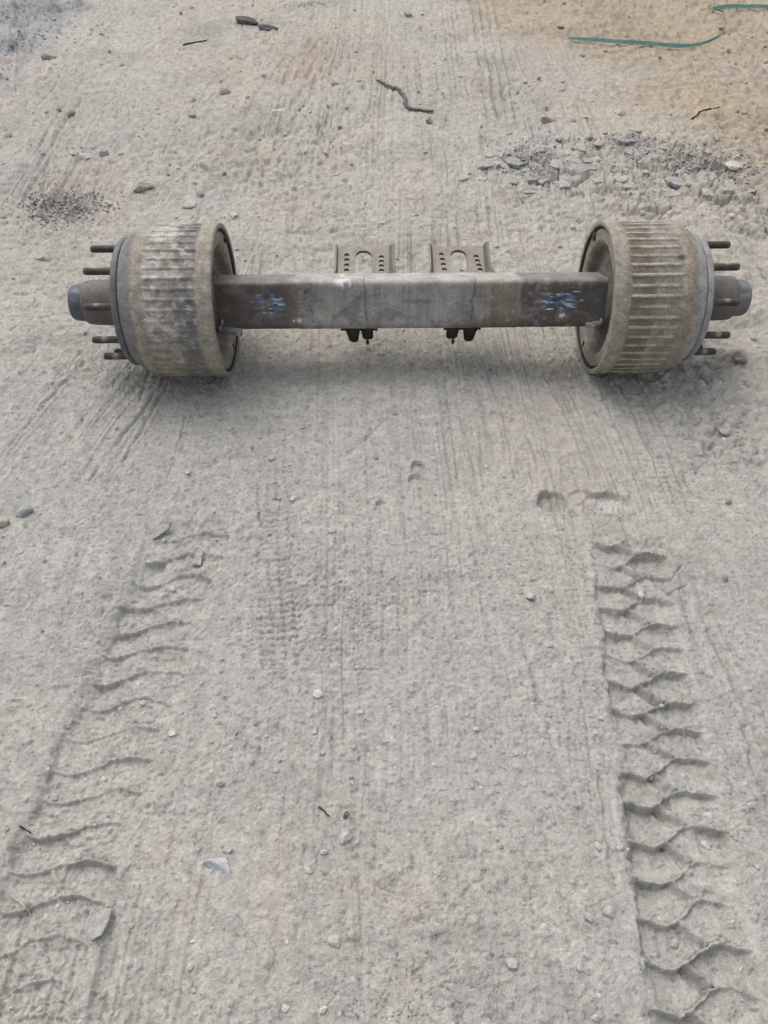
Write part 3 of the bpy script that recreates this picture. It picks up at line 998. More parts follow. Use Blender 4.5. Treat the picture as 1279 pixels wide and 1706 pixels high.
def make_beam():
    L0, L1 = -0.600, 0.600
    xs = np.linspace(L0, L1, 520)
    # rounded-square section, walked round
    cr = 0.021
    sec = []
    for q in range(4):
        cx, cz = [(1, -1), (1, 1), (-1, 1), (-1, -1)][q]
        for a in np.linspace(0, math.pi / 2, 8):
            ang = -math.pi / 2 + q * math.pi / 2 + a
            sec.append((cx * (BH - cr) + cr * math.cos(ang), cz * (BH - cr) + cr * math.sin(ang)))
    dense = []
    for a, b in zip(sec, sec[1:] + sec[:1]):
        Ld = math.hypot(b[0] - a[0], b[1] - a[1])
        k = max(1, int(round(Ld / 0.0035)))
        for i in range(k):
            dense.append((a[0] + (b[0] - a[0]) * i / k, a[1] + (b[1] - a[1]) * i / k))
    D = np.array(dense)
    nx, ns = len(xs), len(D)
    XX = np.repeat(xs[:, None], ns, 1)
    P = np.repeat(D[None, :, 0], nx, 0)      # outwards to the front is +P, so y = -P
    Q = np.repeat(D[None, :, 1], nx, 0)
    front = sst(0.050, 0.070, P)             # on the front face
    V3 = np.stack([XX, P, Q], -1)
    a, b, c = n3(V3, 7, 501), n3(V3, 26, 505), n3(V3, 90, 509)
    disp = 0.0006 * b + 0.0003 * c
    # burnt weld scars, cut rough with a torch
    scars = 0; scar_col = 0
    for (sx, sq) in ((-0.438, 0.004), (0.446, 0.006)):
        u, v = (XX - sx) / 0.060, (Q - sq) / 0.036
        rr = np.hypot(u, v) + 0.22 * b + 0.35 * per(XX * 18, Q * 120, 516)
        m = (1 - sst(0.55, 1.05, rr)) * front * sst(-0.45, -0.05, per(XX * 33, Q * 95, 518))
        flake = np.abs(per(XX * 45 + 3 * per(XX * 30, Q * 30, 515), Q * 150, 517))
        disp = disp + m * (0.0065 * (0.35 - flake) - 0.002) - (1 - sst(0.12, 0.24, np.hypot(u - 0.05, v) + 0.05 * b)) * front * 0.005
        scars = np.maximum(scars, m)
    # raised wrinkles beside the left scar, scaly crust beside the right one
    wr = np.exp(-((XX + 0.335) / 0.030) ** 2) * front * sst(-0.06, 0.0, Q + 0.05)
    disp = disp + wr * np.clip(per(XX * 60, Q * 110, 521), 0, 1) * 0.0025
    sc2 = sst(0.335, 0.350, XX + 0.01 * b) * (1 - sst(0.50, 0.54, XX)) * front
    disp = disp + sc2 * np.clip(per(XX * 50, Q * 80, 523) - 0.1, 0, 1) * 0.0030
    # two splits in the paint and the edges of the wrapped plates
    for (cx, w, amp, qlo) in ((-0.137, 0.0018, 0.0030, -0.060), (0.188, 0.0022, 0.0036, -0.075), (-0.285, 0.0025, 0.0014, -0.07)):
        line = cx + 0.010 * per(Q * 22, Q * 0 + cx * 9, 527) + (0.10 * np.clip(Q - 0.045, 0, 1) if cx > 0 else 0)
        g = np.exp(-((XX - line) / w) ** 2) * sst(qlo, qlo + 0.02, Q) * sst(0.0, 0.05, P)
        disp = disp - g * amp
    step = sst(-0.3445, -0.3425, XX + 0.002 * b) * (1 - sst(0.3300, 0.3325, XX + 0.002 * b))
    disp = disp + step * 0.0012
    N = np.stack([np.clip(P / BH, -1, 1) ** 9, np.clip(Q / BH, -1, 1) ** 9], -1)
    N /= np.maximum(np.linalg.norm(N, axis=-1, keepdims=True), 1e-6)
    P2, Q2 = P + N[..., 0] * disp, Q + N[..., 1] * disp
    # colour: worn grey paint in the middle, scorched brown towards the drums
    t = np.repeat(np.repeat(np.array([0.222, 0.212, 0.192])[None, None], nx, 0), ns, 1) * (1 + 0.16 * a + 0.14 * b)[..., None]
    t = mixc(t, (0.285, 0.275, 0.255), np.exp(-((XX - 0.10) / 0.16) ** 2) * 0.55 * (0.8 + b))
    t = mixc(t, (0.105, 0.100, 0.090), np.clip(per(XX * 9, Q * 3, 531) - 0.05, 0, 1) * 0.8)
    t = mixc(t, (0.135, 0.105, 0.055), sst(0.195, 0.26, XX + 0.01 * b) * (1 - sst(0.33, 0.345, XX)) * (0.55 + 0.35 * b))
    t = mixc(t, (0.095, 0.068, 0.042), sst(0.17, 0.22, XX) * sst(-0.02, -0.06, Q) * 0.7)
    dark = np.maximum(1 - sst(-0.40, -0.30, XX + 0.03 * a + 0.02 * b), sst(0.325, 0.340, XX + 0.012 * b))
    t = mixc(t, (0.072, 0.060, 0.052), dark * 0.95)
    t = mixc(t, (0.085, 0.052, 0.042), dark * sst(0.0, 0.6, b + a) * 0.5)
    t = mixc(t, (0.082, 0.082, 0.076), sst(0.515, 0.545, XX) * 0.9)
    t = mixc(t, (0.150, 0.080, 0.062), np.exp(-((XX + 0.352) / 0.0075) ** 2) * front * np.clip(0.45 + 1.4 * b, 0, 1) * 0.85)
    t = mixc(t, (0.17, 0.100, 0.080), np.exp(-((XX + 0.30) / 0.008 ) ** 2) * np.clip(0.6 + 1.5 * b, 0, 1) * sst(0.030, 0.05, Q) * 0.75)
    t = mixc(t, (0.18, 0.085, 0.06), np.exp(-((XX - 0.418) / 0.010) ** 2 - ((Q - 0.03) / 0.02) ** 2) * 0.8)
    streak = per(XX * 70, Q * 5, 533) + 0.6 * per(XX * 160, Q * 9, 534)
    t = t * (1 + 0.16 * np.clip(streak, -1, 1) * (1 - dark * 0.5))[..., None]
    stain = sst(0.15, 0.6, per(XX * 14, Q * 20, 535) + 0.5 * per(XX * 45, Q * 55, 536) + 0.3 * per(XX * 130, Q * 130, 537))
    t = mixc(t, (0.105, 0.098, 0.088), stain * 0.55 * (1 - dark))
    t = mixc(t, (0.155, 0.140, 0.122), stain * 0.55 * dark)
    scr = sst(0.55, 0.75, per(XX * 20 + Q * 30, Q * 140 - XX * 60, 538) + 0.3 * c)
    t = mixc(t, (0.36, 0.355, 0.345), scr * 0.5 * (1 - dark))
    scale = sst(0.2, 0.5, per(XX * 40, Q * 90, 539) + 0.6 * per(XX * 110, Q * 190, 540))
    t = mixc(t, (0.060, 0.054, 0.050), np.exp(-((XX + 0.318) / 0.026) ** 2) * front * scale * 0.9)
    t = mixc(t, (0.24, 0.215, 0.20), sc2 * scale * (np.abs(XX - 0.446) > 0.03) * 0.45)
    glow = np.clip(per(XX * 24, Q * 85, 541) + 0.5 * per(XX * 60, Q * 190, 542), -1, 1)
    t = mixc(t, (0.060, 0.064, 0.078), scars * 0.80)
    t = mixc(t, (0.11, 0.17, 0.28), scars * sst(-0.30, 0.0, glow) * 0.8)
    t = mixc(t, (0.34, 0.45, 0.53), scars * sst(0.10, 0.42, glow))
    t = mixc(t, (0.30, 0.27, 0.22), np.exp(-(((XX + 0.435) / 0.016) ** 2 + ((Q - 0.004) / 0.012) ** 2)) * front * 0.9)
    # paler over the upward-facing corner, bare bright scrape near the left bracket
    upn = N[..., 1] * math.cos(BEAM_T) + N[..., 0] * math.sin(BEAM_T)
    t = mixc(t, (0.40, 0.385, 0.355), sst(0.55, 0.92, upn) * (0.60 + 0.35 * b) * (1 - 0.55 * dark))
    t = mixc(t, (0.62, 0.62, 0.60), np.exp(-((XX + 0.205) / 0.030) ** 2 - ((Q - 0.066) / 0.012) ** 2) * sst(-0.1, 0.3, b + c) * 0.9)
    for (sx, sq, sr) in ((-0.345, -0.045, 0.006), (-0.362, -0.046, 0.003), (0.462, -0.036, 0.006), (0.470, -0.033, 0.004)):
        t = mixc(t, (0.55, 0.53, 0.52), np.exp(-((XX - sx) ** 2 + (Q - sq) ** 2) / sr ** 2))
    for cx in (-0.137, 0.188):
        line = cx + 0.010 * per(Q * 22, Q * 0 + cx * 9, 527) + (0.10 * np.clip(Q - 0.045, 0, 1) if cx > 0 else 0)
        t = mixc(t, (0.05, 0.045, 0.04), np.exp(-((XX - line) / 0.0022) ** 2) * np.clip(0.5 + 1.2 * c, 0, 1) * (P > 0) * 0.8)
    chips = sst(0.35, 0.6, n3(V3, 55, 551)) * np.exp(-((Q + 0.052) / 0.010) ** 2) * (np.abs(XX) < 0.3)
    t = mixc(t, (0.04, 0.037, 0.034), chips * 0.8)
    V = np.stack([XX, -P2, Q2], -1)
    co, si = math.cos(BEAM_T), math.sin(BEAM_T)
    # tip the section back so the front face looks up at the camera
    yv = V[..., 1] * co + V[..., 2] * si
    zv = -V[..., 1] * -si * -1 * -1 + V[..., 2] * co if False else V[..., 2] * co - V[..., 1] * si
    V = np.stack([V[..., 0], yv, zv], -1)
    F = grid_faces(nx, ns, close_c=True)
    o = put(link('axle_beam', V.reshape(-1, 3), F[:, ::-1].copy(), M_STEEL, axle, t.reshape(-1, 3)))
    # globules of weld metal standing on the two scars
    r = random.Random(77)
    for (sx, sq) in ((-0.438, 0.004), (0.446, 0.006)):
        Vs, Fs, Ts = [], [], []
        for k in range(9):
            u = sx + r.gauss(0, 0.026); q = sq + r.gauss(0, 0.015)
            P_, F_ = rock_mesh(900 + k, (r.uniform(0.006, 0.015), r.uniform(0.002, 0.004), r.uniform(0.0015, 0.003)), 2, 1, 0.25)
            off = len(Vs) and sum(len(v_) for v_ in Vs)
            y0, z0 = -BH - 0.0005, q
            P_ = P_ + np.array([u, 0, 0])
            yy, zz = P_[:, 1] + y0, P_[:, 2] + z0
            P_ = np.stack([P_[:, 0], yy * co + zz * si, zz * co - yy * si], -1)
            Vs.append(P_); Fs += [tuple(i + off for i in f) for f in F_]
            cc = np.array(r.choice([(0.26, 0.36, 0.48), (0.12, 0.17, 0.26), (0.05, 0.055, 0.07), (0.34, 0.42, 0.48), (0.16, 0.13, 0.11)]))
            Ts.append(np.repeat(cc[None], len(P_), 0))
        w = link('weld_scar', np.vstack(Vs), Fs, M_STEEL, o, np.vstack(Ts), smooth=False)
        w['label'] = 'blue heat tinted weld scar on the beam face'
        w['kind'] = 'stuff'
    return o


def slot_poly(cx, cy, hw, hh, n=10):
    """obround outline, counter-clockwise"""
    pts = []
    r = hw
    for a in np.linspace(0, math.pi, n):
        pts.append((cx + r * math.cos(a), cy + hh - r + r * math.sin(a)))
    for a in np.linspace(math.pi, 2 * math.pi, n):
        pts.append((cx + r * math.cos(a), cy - hh + r + r * math.sin(a)))
    return pts


def plate_with_holes(outer, holes, thick):
    """flat plate in the local x-y plane with real holes, walls included"""
    bm = bmesh.new()
    loops = []
    ed = []
    for lp in [outer] + holes:
        vs = [bm.verts.new((p[0], p[1], 0)) for p in lp]
        es = [bm.edges.new((vs[i], vs[(i + 1) % len(vs)])) for i in range(len(vs))]
        ed += es
    bmesh.ops.triangle_fill(bm, edges=ed, use_beauty=True)
    # drop faces lying inside holes
    def inside(p, lp):
        c = False
        for i in range(len(lp)):
            (x1, y1), (x2, y2) = lp[i], lp[i - 1]
            if (y1 > p[1]) != (y2 > p[1]) and p[0] < (x2 - x1) * (p[1] - y1) / (y2 - y1) + x1:
                c = not c
        return c
    kill = [f for f in bm.faces if any(inside(f.calc_center_median(), h) for h in holes)]
    bmesh.ops.delete(bm, geom=kill, context='FACES')
    bmesh.ops.recalc_face_normals(bm, faces=bm.faces)
    if sum(f.normal.z for f in bm.faces) < 0:
        bmesh.ops.reverse_faces(bm, faces=bm.faces)
    g = bmesh.ops.extrude_face_region(bm, geom=list(bm.faces))
    for v in [e for e in g['geom'] if isinstance(e, bmesh.types.BMVert)]:
        v.co.z += thick
    bmesh.ops.recalc_face_normals(bm, faces=bm.faces)
    bm.verts.index_update()
    V = np.array([v.co[:] for v in bm.verts]); F = [tuple(v.index for v in f.verts) for f in bm.faces]
    bm.free()
    return V, F


BR_TILT, BR_Y, BR_Z, BR_LEN = math.radians(14), 0.035, 0.013, 0.185


def make_bracket(xc, half, flare_l, flare_r, right):
    co, si = math.cos(BR_TILT), math.sin(BR_TILT)
    outer = [(-half, 0), (half, 0), (half, BR_LEN), (-half, BR_LEN)]
    yc = 0.108
    holes = [slot_poly(0.0, yc, 0.0265, 0.0600)]
    dl, dr = (0.0545, 0.0575)
    for k in range(4):
        holes.append([(-dl + 0.002 * k * right + 0.0085 * math.cos(a), 0.148 - 0.0215 * k * 1.05 + 0.0085 * math.sin(a)) for a in np.linspace(0, 2 * math.pi, 14, endpoint=False)])
    for k in range(4):
        holes.append([(dr + 0.003 * k * right + 0.0085 * math.cos(a), 0.138 - 0.0200 * k + 0.0085 * math.sin(a)) for a in np.linspace(0, 2 * math.pi, 14, endpoint=False)])
    V, F = plate_with_holes(outer, holes, 0.010)

    def place(P):
        y = P[:, 1] * co - P[:, 2] * si
        z = P[:, 1] * si + P[:, 2] * co
        return np.stack([P[:, 0] + xc, y + BR_Y, z + BR_Z], -1)
    b = n3(V * 1.0, 30, 561)
    t = np.repeat(np.array([0.235, 0.210, 0.182])[None], len(V), 0)
    t = mixc(t, (0.135, 0.104, 0.080), sst(0.0, 0.8, n3(V, 16, 563)))
    t = mixc(t, (0.045, 0.040, 0.036), V[:, 2] < 0.005)  # shade under the plate and down its hole walls, painted dark
    web = put(link('chamber_bracket', place(V), F, M_STEEL, axle, t, smooth=False))
    web['label'] = 'right perforated bracket behind the beam' if right else 'left perforated bracket behind the beam'
    for sd, fl in ((-1, flare_l), (1, flare_r)):
        # side flange: stands up from the plate edge, leans and flares out towards the beam
        nu, nv = 26, 9
        U, W = np.meshgrid(np.linspace(0, 1, nu), np.linspace(0, 1, nv), indexing='ij')
        y = BR_LEN * (1 - U)
        lean = fl[0] + fl[1] * sst(0.45, 1.0, U) ** 1.3
        hgt = fl[2] * (1 - 0.35 * sst(0.5, 1.0, U))
        x = half + lean * W ** 1.4
        zz = 0.010 + hgt * W
        th = 0.007
        A = np.stack([sd * x, y, zz], -1); B = np.stack([sd * (x + th), y, zz - 0.002], -1)
        V = np.vstack([A.reshape(-1, 3), B.reshape(-1, 3)])
        Fa = grid_faces(nu, nv)
        n_ = nu * nv
        Fs = [tuple(f) for f in Fa] + [tuple(f[::-1] + n_) for f in Fa]
        ring = [i * nv for i in range(nu)] + [(nu - 1) * nv + j for j in range(1, nv)] + [i * nv + nv - 1 for i in range(nu - 2, -1, -1)] + [j for j in range(nv - 2, 0, -1)]
        for i, j in zip(ring, ring[1:] + ring[:1]):
            Fs.append((i, j, j + n_, i + n_))
        t = np.repeat(np.array([0.120, 0.105, 0.092])[None], len(V), 0) * (1 + 0.2 * n3(V, 30, 571))[:, None]
        t = mixc(t, (0.24, 0.225, 0.20), np.concatenate([sst(0.8, 1, W).ravel(), sst(0.8, 1, W).ravel()]) * 0.7)
        fo = link('side_flange', place(V), Fs, M_STEEL, web, t, smooth=False)
    return web


def lugs(xc, mirror, half=0.025):
    """bracket feet under the beam: saddle strip, two tapered ears, a bolt and a grease nipple"""
    m = mirror
    saddle, F = boxes([((xc, 0.030, -0.083), (0.150, 0.070, 0.010), Matrix.Rotation(-0.25, 3, 'X'))], 0.002)
    s = put(link('bracket_foot', saddle, F, M_DARK, axle))
    for dx, w, h in ((-half * m, 0.054, 0.070), (half * m, 0.042, 0.060)):
        bm = bmesh.new()
        g = bmesh.ops.create_cube(bm, size=1, matrix=Matrix.Translation((xc + dx, 0.005, -0.084 - h / 2)) @ Matrix.Diagonal((w, 0.034, h, 1)))
        for v in g['verts']:
            if v.co.z < -0.10:
                v.co.x = (xc + dx) + (v.co.x - xc - dx) * (0.50 if dx * m < 0 else 0.80) + 0.005 * m
                v.co.y = 0.005 + (v.co.y - 0.005) * 0.7
        bmesh.ops.bevel(bm, geom=list(bm.edges), offset=0.005, segments=3, affect='EDGES')
        bm.verts.index_update()
        V = np.array([v.co[:] for v in bm.verts]); F = [tuple(v.index for v in f.verts) for f in bm.faces]
        bm.free()
        e = link('bracket_ear', V, F, M_DARK, s)
    V, F = tube([(xc - 0.060, 0.005, -0.104), (xc - 0.056, 0.005, -0.104), (xc + 0.056, 0.005, -0.104), (xc + 0.060, 0.005, -0.104)], 0.009, 8)
    link('pivot_bolt', V, F, M_DARK, s)
    gx = xc + (0.026 if m > 0 else -0.027)
    V, F = tube([(gx, 0.0, -0.126), (gx, 0.0, -0.150), (gx, 0.0, -0.1505), (gx, 0.0, -0.157), (gx, 0.0, -0.162), (gx, 0.0, -0.166)],
                [0.003, 0.003, 0.0055, 0.0058, 0.004, 0.002], 10)
    link('grease_nipple', V, F, M_DARK, s)


def make_clevis(side):
    """small forged arm with a bolt beside the plate, low on the front of the beam"""
    x0 = side * 0.575 - 0.024 * (side < 0)
    y0, z0 = -0.088, -0.040
    col = np.array([0.23, 0.22, 0.205])
    d = -side if side < 0 else -side
    if side < 0:
        bs = [((x0 + 0.042, y0, z0 - 0.008), (0.066, 0.012, 0.027), Matrix.Rotation(0.16, 3, 'Y')),
              ((x0 + 0.008, y0 + 0.006, z0 + 0.000), (0.016, 0.020, 0.032), None),
              ((x0 + 0.016, y0 - 0.004, z0 + 0.026), (0.010, 0.010, 0.022), Matrix.Rotation(0.25, 3, 'Y'))]
    else:
        bs = [((x0 + 0.002, y0, z0 + 0.008), (0.036, 0.018, 0.022), Matrix.Rotation(-0.08, 3, 'Y')),
              ((x0 + 0.014, y0 - 0.002, z0 + 0.016), (0.010, 0.012, 0.026), Matrix.Rotation(-0.2, 3, 'Y'))]
    V, F = boxes(bs, 0.003)
    t = np.repeat(col[None], len(V), 0) * (1 + 0.4 * n3(V, 50, 581))[:, None]
    c = put(link('cam_lever', V, F, M_STEEL, axle, t))
    bx = x0 + 0.062 if side < 0 else x0 - 0.012
    bz = z0 - 0.0125 if side < 0 else z0 + 0.008
    V, F = tube([(bx, y0 - 0.003, bz), (bx, y0 - 0.010, bz), (bx, y0 - 0.0101, bz), (bx, y0 - 0.016, bz)], [0.0085, 0.0085, 0.0055, 0.0050], 6 if side > 0 else 12)
    t = np.repeat(np.array([0.24, 0.30, 0.27] if side < 0 else [0.30, 0.29, 0.27])[None], len(V), 0)
    link('bolt_head', V, F, M_STEEL, c, t, smooth=False)
    if side > 0:
        V, F = tube([(x0 - 0.034, y0, z0 + 0.008), (x0 - 0.016, y0, z0 + 0.008)], [0.008, 0.008], 6)
        link('lock_nut', V, F, M_STEEL, c, np.repeat(np.array([0.28, 0.27, 0.25])[None], len(V), 0), smooth=False)


make_beam()
for sd in (-1, 1):
    make_drum(sd)
    make_backing(sd)
    make_spider(sd)
    make_hub(sd)
    make_clevis(sd)
make_bracket(-0.147, 0.083, (0.004, 0.014, 0.012), (0.012, 0.016, 0.014), 0)
make_bracket(0.160, 0.083, (0.008, 0.014, 0.016), (0.010, 0.030, 0.022), 1)
lugs(-0.163, 1, 0.023)
lugs(0.171, -1, 0.028)


# ------------------------------------------------------------------ things lying about
def ground_spline(pix, n, lift=0.0):
    P = np.array([at(*p) for p in pix])
    Q = spline(P, n)
    h = height(Q[:, 0], Q[:, 1])
    k = np.ones(25) / 25
    hs = np.convolve(np.pad(h, 12, 'edge'), k, 'valid') if n > 60 else h
    return np.column_stack([Q, (np.maximum(hs + 0.003, 0.5 * (hs + h)) if n > 100 else np.maximum(hs, h)) + lift])


# the green strap: flat webbing, turned over once at the fold
def make_strap():
    P = ground_spline([(946, 68), (1010, 72), (1080, 75), (1135, 77), (1165, 72), (1190, 63), (1203, 54), (1207, 43), (1208, 33),
                       (1204, 27), (1193, 23), (1187, 19), (1193, 15), (1210, 15), (1240, 18), (1279, 20), (1330, 24), (1400, 30)], 260, 0.012)
    s = np.linspace(0, 17, 260)
    wid = np.interp(s, [0, .3, 1, 3, 4, 5, 6, 7.5, 9, 10, 11, 12, 13, 15, 17], [.016, .024, .026, .024, .019, .014, .009, .006, .009, .022, .024, .026, .028, .028, .028])
    roll = np.interp(s, [0, .5, 2, 3, 4, 5, 7, 9, 10.5, 12, 13, 14, 17], [.3, .5, .62, .6, .5, 1.0, .7, .9, .3, .5, .7, .6, .5])
    V = []
    for i, p in enumerate(P):
        d = P[min(i + 1, len(P) - 1)] - P[max(i - 1, 0)]
        d[2] = 0; d /= np.linalg.norm(d)
        n = np.array([-d[1], d[0], 0])
        a = n * math.cos(roll[i]) + np.array([0, 0, 1]) * math.sin(roll[i])
        b = np.cross(d, a)
        lift = wid[i] / 2 * math.sin(roll[i])
        for (u, w) in ((-1, -1), (0, -1.0), (1, -1), (1, 1), (0, 1.6), (-1, 1)):
            V.append(p + np.array([0, 0, lift]) + a * u * wid[i] / 2 + b * w * 0.0011)
    F = grid_faces(len(P), 6, close_c=True)
    V = np.array(V)
    t = np.repeat(np.array([0.070, 0.155, 0.140])[None], len(V), 0)
    sv = np.repeat(s, 6)
    t = mixc(t, (0.24, 0.30, 0.22), np.exp(-((sv - 7.5) / 1.8) ** 2) * 0.85)
    t = mixc(t, (0.16, 0.27, 0.25), np.tile(np.array([1, 0, 0, 0, 0, 1.0]), len(P)) * 0.5)
    t = mixc(t, (0.30, 0.27, 0.21), np.clip(per(sv * 2.1, sv * 0, 601), 0, 1) * 0.35)
    o = link('strap', V, F[:, ::-1].copy(), M_WEB, tint=t, smooth=False)
    tag(o, 'long faded green webbing strap with a fold lying on tan sand', 'strap')


make_strap()
P = ground_spline([(629, 137), (645, 144), (660, 152), (671, 161), (676, 169), (675, 177), (684, 184), (702, 187), (722, 189)], 90, 0.008)
V, F = tube(P, np.interp(np.linspace(0, 1, 90), [0, 0.3, 0.6, 1], [0.008, 0.010, 0.011, 0.009]), 8, flat=0.6)
tag(link('rubber_strip', V, F, M_WIRE), 'dark bent strip of rubber trim lying alone on the dirt behind the axle', 'rubber strip')

STONES = [  # px, py, size (m), seed, colour, sink, tilt, label, name
    (40, 852, (0.026, 0.019, 0.013), 1, (0.30, 0.30, 0.29), 0.2, (0.2, -0.3, 0.4), 'grey angular stone near the left edge, level with the boot print', 'stone'),
    (3, 868, (0.018, 0.022, 0.016), 2, (0.36, 0.31, 0.26), 0.2, (0, 0.3, 0.9), 'pale brown sided stone cut by the left edge of the photo', 'stone'),
    (366, 1438, (0.034, 0.019, 0.009), 3, (0.36, 0.375, 0.40), 0.35, (0.18, 0.10, -0.42), 'flat bluish stone half buried right of the lower left tyre track', 'stone'),
    (378, 1415, (0.010, 0.007, 0.006), 4, (0.40, 0.385, 0.36), 0.2, (0, 0, 0.3), 'small pale pebble just above the flat bluish stone', 'stone'),
    (884, 996, (0.0135, 0.011, 0.010), 5, (0.42, 0.40, 0.37), 0.1, (0.2, 0.2, 0.2), 'pale lump of clay alone left of the right tyre track', 'clod'),
    (238, 316, (0.058, 0.034, 0.026), 6, (0.30, 0.285, 0.255), 0.35, (-0.15, 0.10, 0.25), 'thick broken lump of dry crust behind the left drum', 'clod'),
    (316, 338, (0.040, 0.022, 0.011), 7, (0.45, 0.42, 0.38), 0.1, (0.2, 0, 0.2), 'small flat pale stone just behind the left drum', 'stone'),
    (412, 36, (0.085, 0.040, 0.030), 8, (0.10, 0.10, 0.095), 0.2, (0.1, 0.2, -0.3), 'larger of two black lumps at the far edge of the dirt', 'stone'),
    (447, 45, (0.080, 0.028, 0.020), 9, (0.12, 0.125, 0.12), 0.2, (0.1, 0.1, -0.1), 'lower flatter black lump beside the larger black lump', 'stone'),
    (462, 178, (0.055, 0.030, 0.020), 10, (0.47, 0.43, 0.37), 0.2, (0.1, 0, 0.2), 'pale rounded stone far behind the axle beam', 'stone'),
    (374, 151, (0.044, 0.030, 0.022), 11, (0.24, 0.23, 0.215), 0.45, (0.3, 0.2, 0.8), 'dark pointed stone left of the pale rounded stone', 'stone'),
    (575, 1399, (0.0155, 0.0120, 0.0100), 12, (0.42, 0.405, 0.375), 0.15, (0.2, 0.2, 0.3), 'pale clay lump below the tiny black cluster near the bottom', 'clod'),
    (560, 1571, (0.0150, 0.0105, 0.0090), 13, (0.41, 0.395, 0.365), 0.2, (0.1, 0.1, -0.2), 'pale clay lump nearest the bottom middle of the ground', 'clod'),
    (1013, 1522, (0.0120, 0.0105, 0.0090), 14, (0.36, 0.35, 0.33), 0.2, (0.2, 0.1, 0.2), 'rounded grey stone at the left side of the right tyre track', 'stone'),
    (1183, 1360, (0.015, 0.012, 0.008), 15, (0.40, 0.405, 0.41), 0.25, (0.2, 0.2, 0.5), 'bluish pale stone inside the lower right tyre track', 'stone'),
    (915, 200, (0.055, 0.024, 0.022), 16, (0.28, 0.235, 0.185), 0.2, (0.1, 0.3, 0.4), 'brown clod at the edge of the cracked mud behind the right drum', 'clod'),
    (715, 204, (0.030, 0.022, 0.018), 17, (0.30, 0.27, 0.23), 0.1, (0.2, 0.2, 1.0), 'brownish pebble just below the end of the bent strip', 'stone'),
    (1213, 836, (0.012, 0.009, 0.008), 18, (0.24, 0.22, 0.20), 0.35, (0.2, 0.2, 1.0), 'dark clod right of the boot print by the right edge', 'clod'),
    (1211, 961, (0.011, 0.008, 0.007), 19, (0.17, 0.16, 0.16), 0.35, (0.2, 0.2, 1.0), 'dark clod right of the top of the right tyre track', 'clod'),
    (577, 1360, (0.008, 0.006, 0.006), 20, (0.11, 0.10, 0.11), 0.1, (0.2, 0.2, 1.0), 'tiny black chip cluster stone beside the dark twig', 'stone'),
    (630, 838, (0.014, 0.009, 0.008), 21, (0.39, 0.37, 0.335), 0.1, (0.2, 0.5, 0.5), 'small clay crumb in the middle of the ground before the beam', 'clod'),
    (1228, 735, (0.030, 0.022, 0.020), 22, (0.37, 0.34, 0.30), 0.15, (0.2, 0.2, 0.5), 'largest clay clod in the rough patch below the right drum', 'clod'),
    (1205, 722, (0.022, 0.018, 0.015), 23, (0.35, 0.325, 0.29), 0.15, (0.5, 0.2, 0.9), 'clay clod left of the largest clod below the right drum', 'clod'),
    (1224, 622, (0.028, 0.020, 0.017), 24, (0.20, 0.185, 0.17), 0.15, (0.3, 0.2, 0.2), 'dark clod on the ground below the right hub studs', 'clod'),
    (1100, 628, (0.014, 0.010, 0.009), 25, (0.44, 0.42, 0.38), 0.1, (0.3, 0.2, 0.2), 'pale pebble in front of the right drum in its shade', 'stone'),
    (700, 772, (0.010, 0.007, 0.006), 26, (0.22, 0.21, 0.2), 0.2, (0.3, 0.2, 0.2), 'small dark pebble at the top of the faint round print', 'stone'),
    (140, 260, (0.040, 0.028, 0.014), 27, (0.44, 0.41, 0.37), 0.1, (0.1, 0.3, 0.2), 'pale flat stone behind the black grit patch on the left', 'stone'),
    (170, 250, (0.032, 0.026, 0.016), 28, (0.27, 0.255, 0.235), 0.3, (0.3, 0.3, 0.8), 'grey brown clod touching the broken crust far left', 'clod'),
    (1000, 238, (0.05, 0.03, 0.016), 29, (0.33, 0.31, 0.28), 0.35, (0.3, 0.2, 0.8), 'greyish clod between the dark grit patches in the cracked mud', 'clod'),
    (1222, 277, (0.045, 0.032, 0.026), 30, (0.52, 0.49, 0.43), 0.1, (0.3, 0.2, 0.3), 'palest stone in the cracked mud near the right edge', 'stone'),
    (85, 398 - 300, (0.055, 0.03, 0.020), 31, (0.20, 0.195, 0.19), 0.3, (0.1, 0.2, 0.3), 'dark stone among grey rubble in the far left corner', 'stone'),
]
for (px, py, size, sd, c, sink, rot, lab, name) in STONES:
    x, y, h = hz(px, py)
    V, F = rock_mesh(sd * 13 + 5, size, 6, 3, 0.14)
    t = np.repeat(np.array(c)[None], len(V), 0) * (1 + 0.12 * n3(V / max(size), 3, sd))[:, None]
    up = V[:, 2] / size[2]
    if sd == 3:
        t = mixc(np.repeat(np.array([[0.42, 0.41, 0.385]]), len(V), 0), (0.27, 0.305, 0.345), sst(0.1, -0.4, V[:, 1] / size[1]))
    t = mixc(t, soil_colour(np.array([x]), np.array([y]))[0], sst(0.25, 0.7, n3(V / max(size), 2.2, sd + 50)) * 0.6)
    o = link(name, V, F, M_STONE, tint=t, smooth=False)
    o.location = (x, y, h + size[2] * (0.55 - sink))
    o.rotation_euler = rot
    tag(o, lab, 'stone' if name == 'stone' else 'clod')


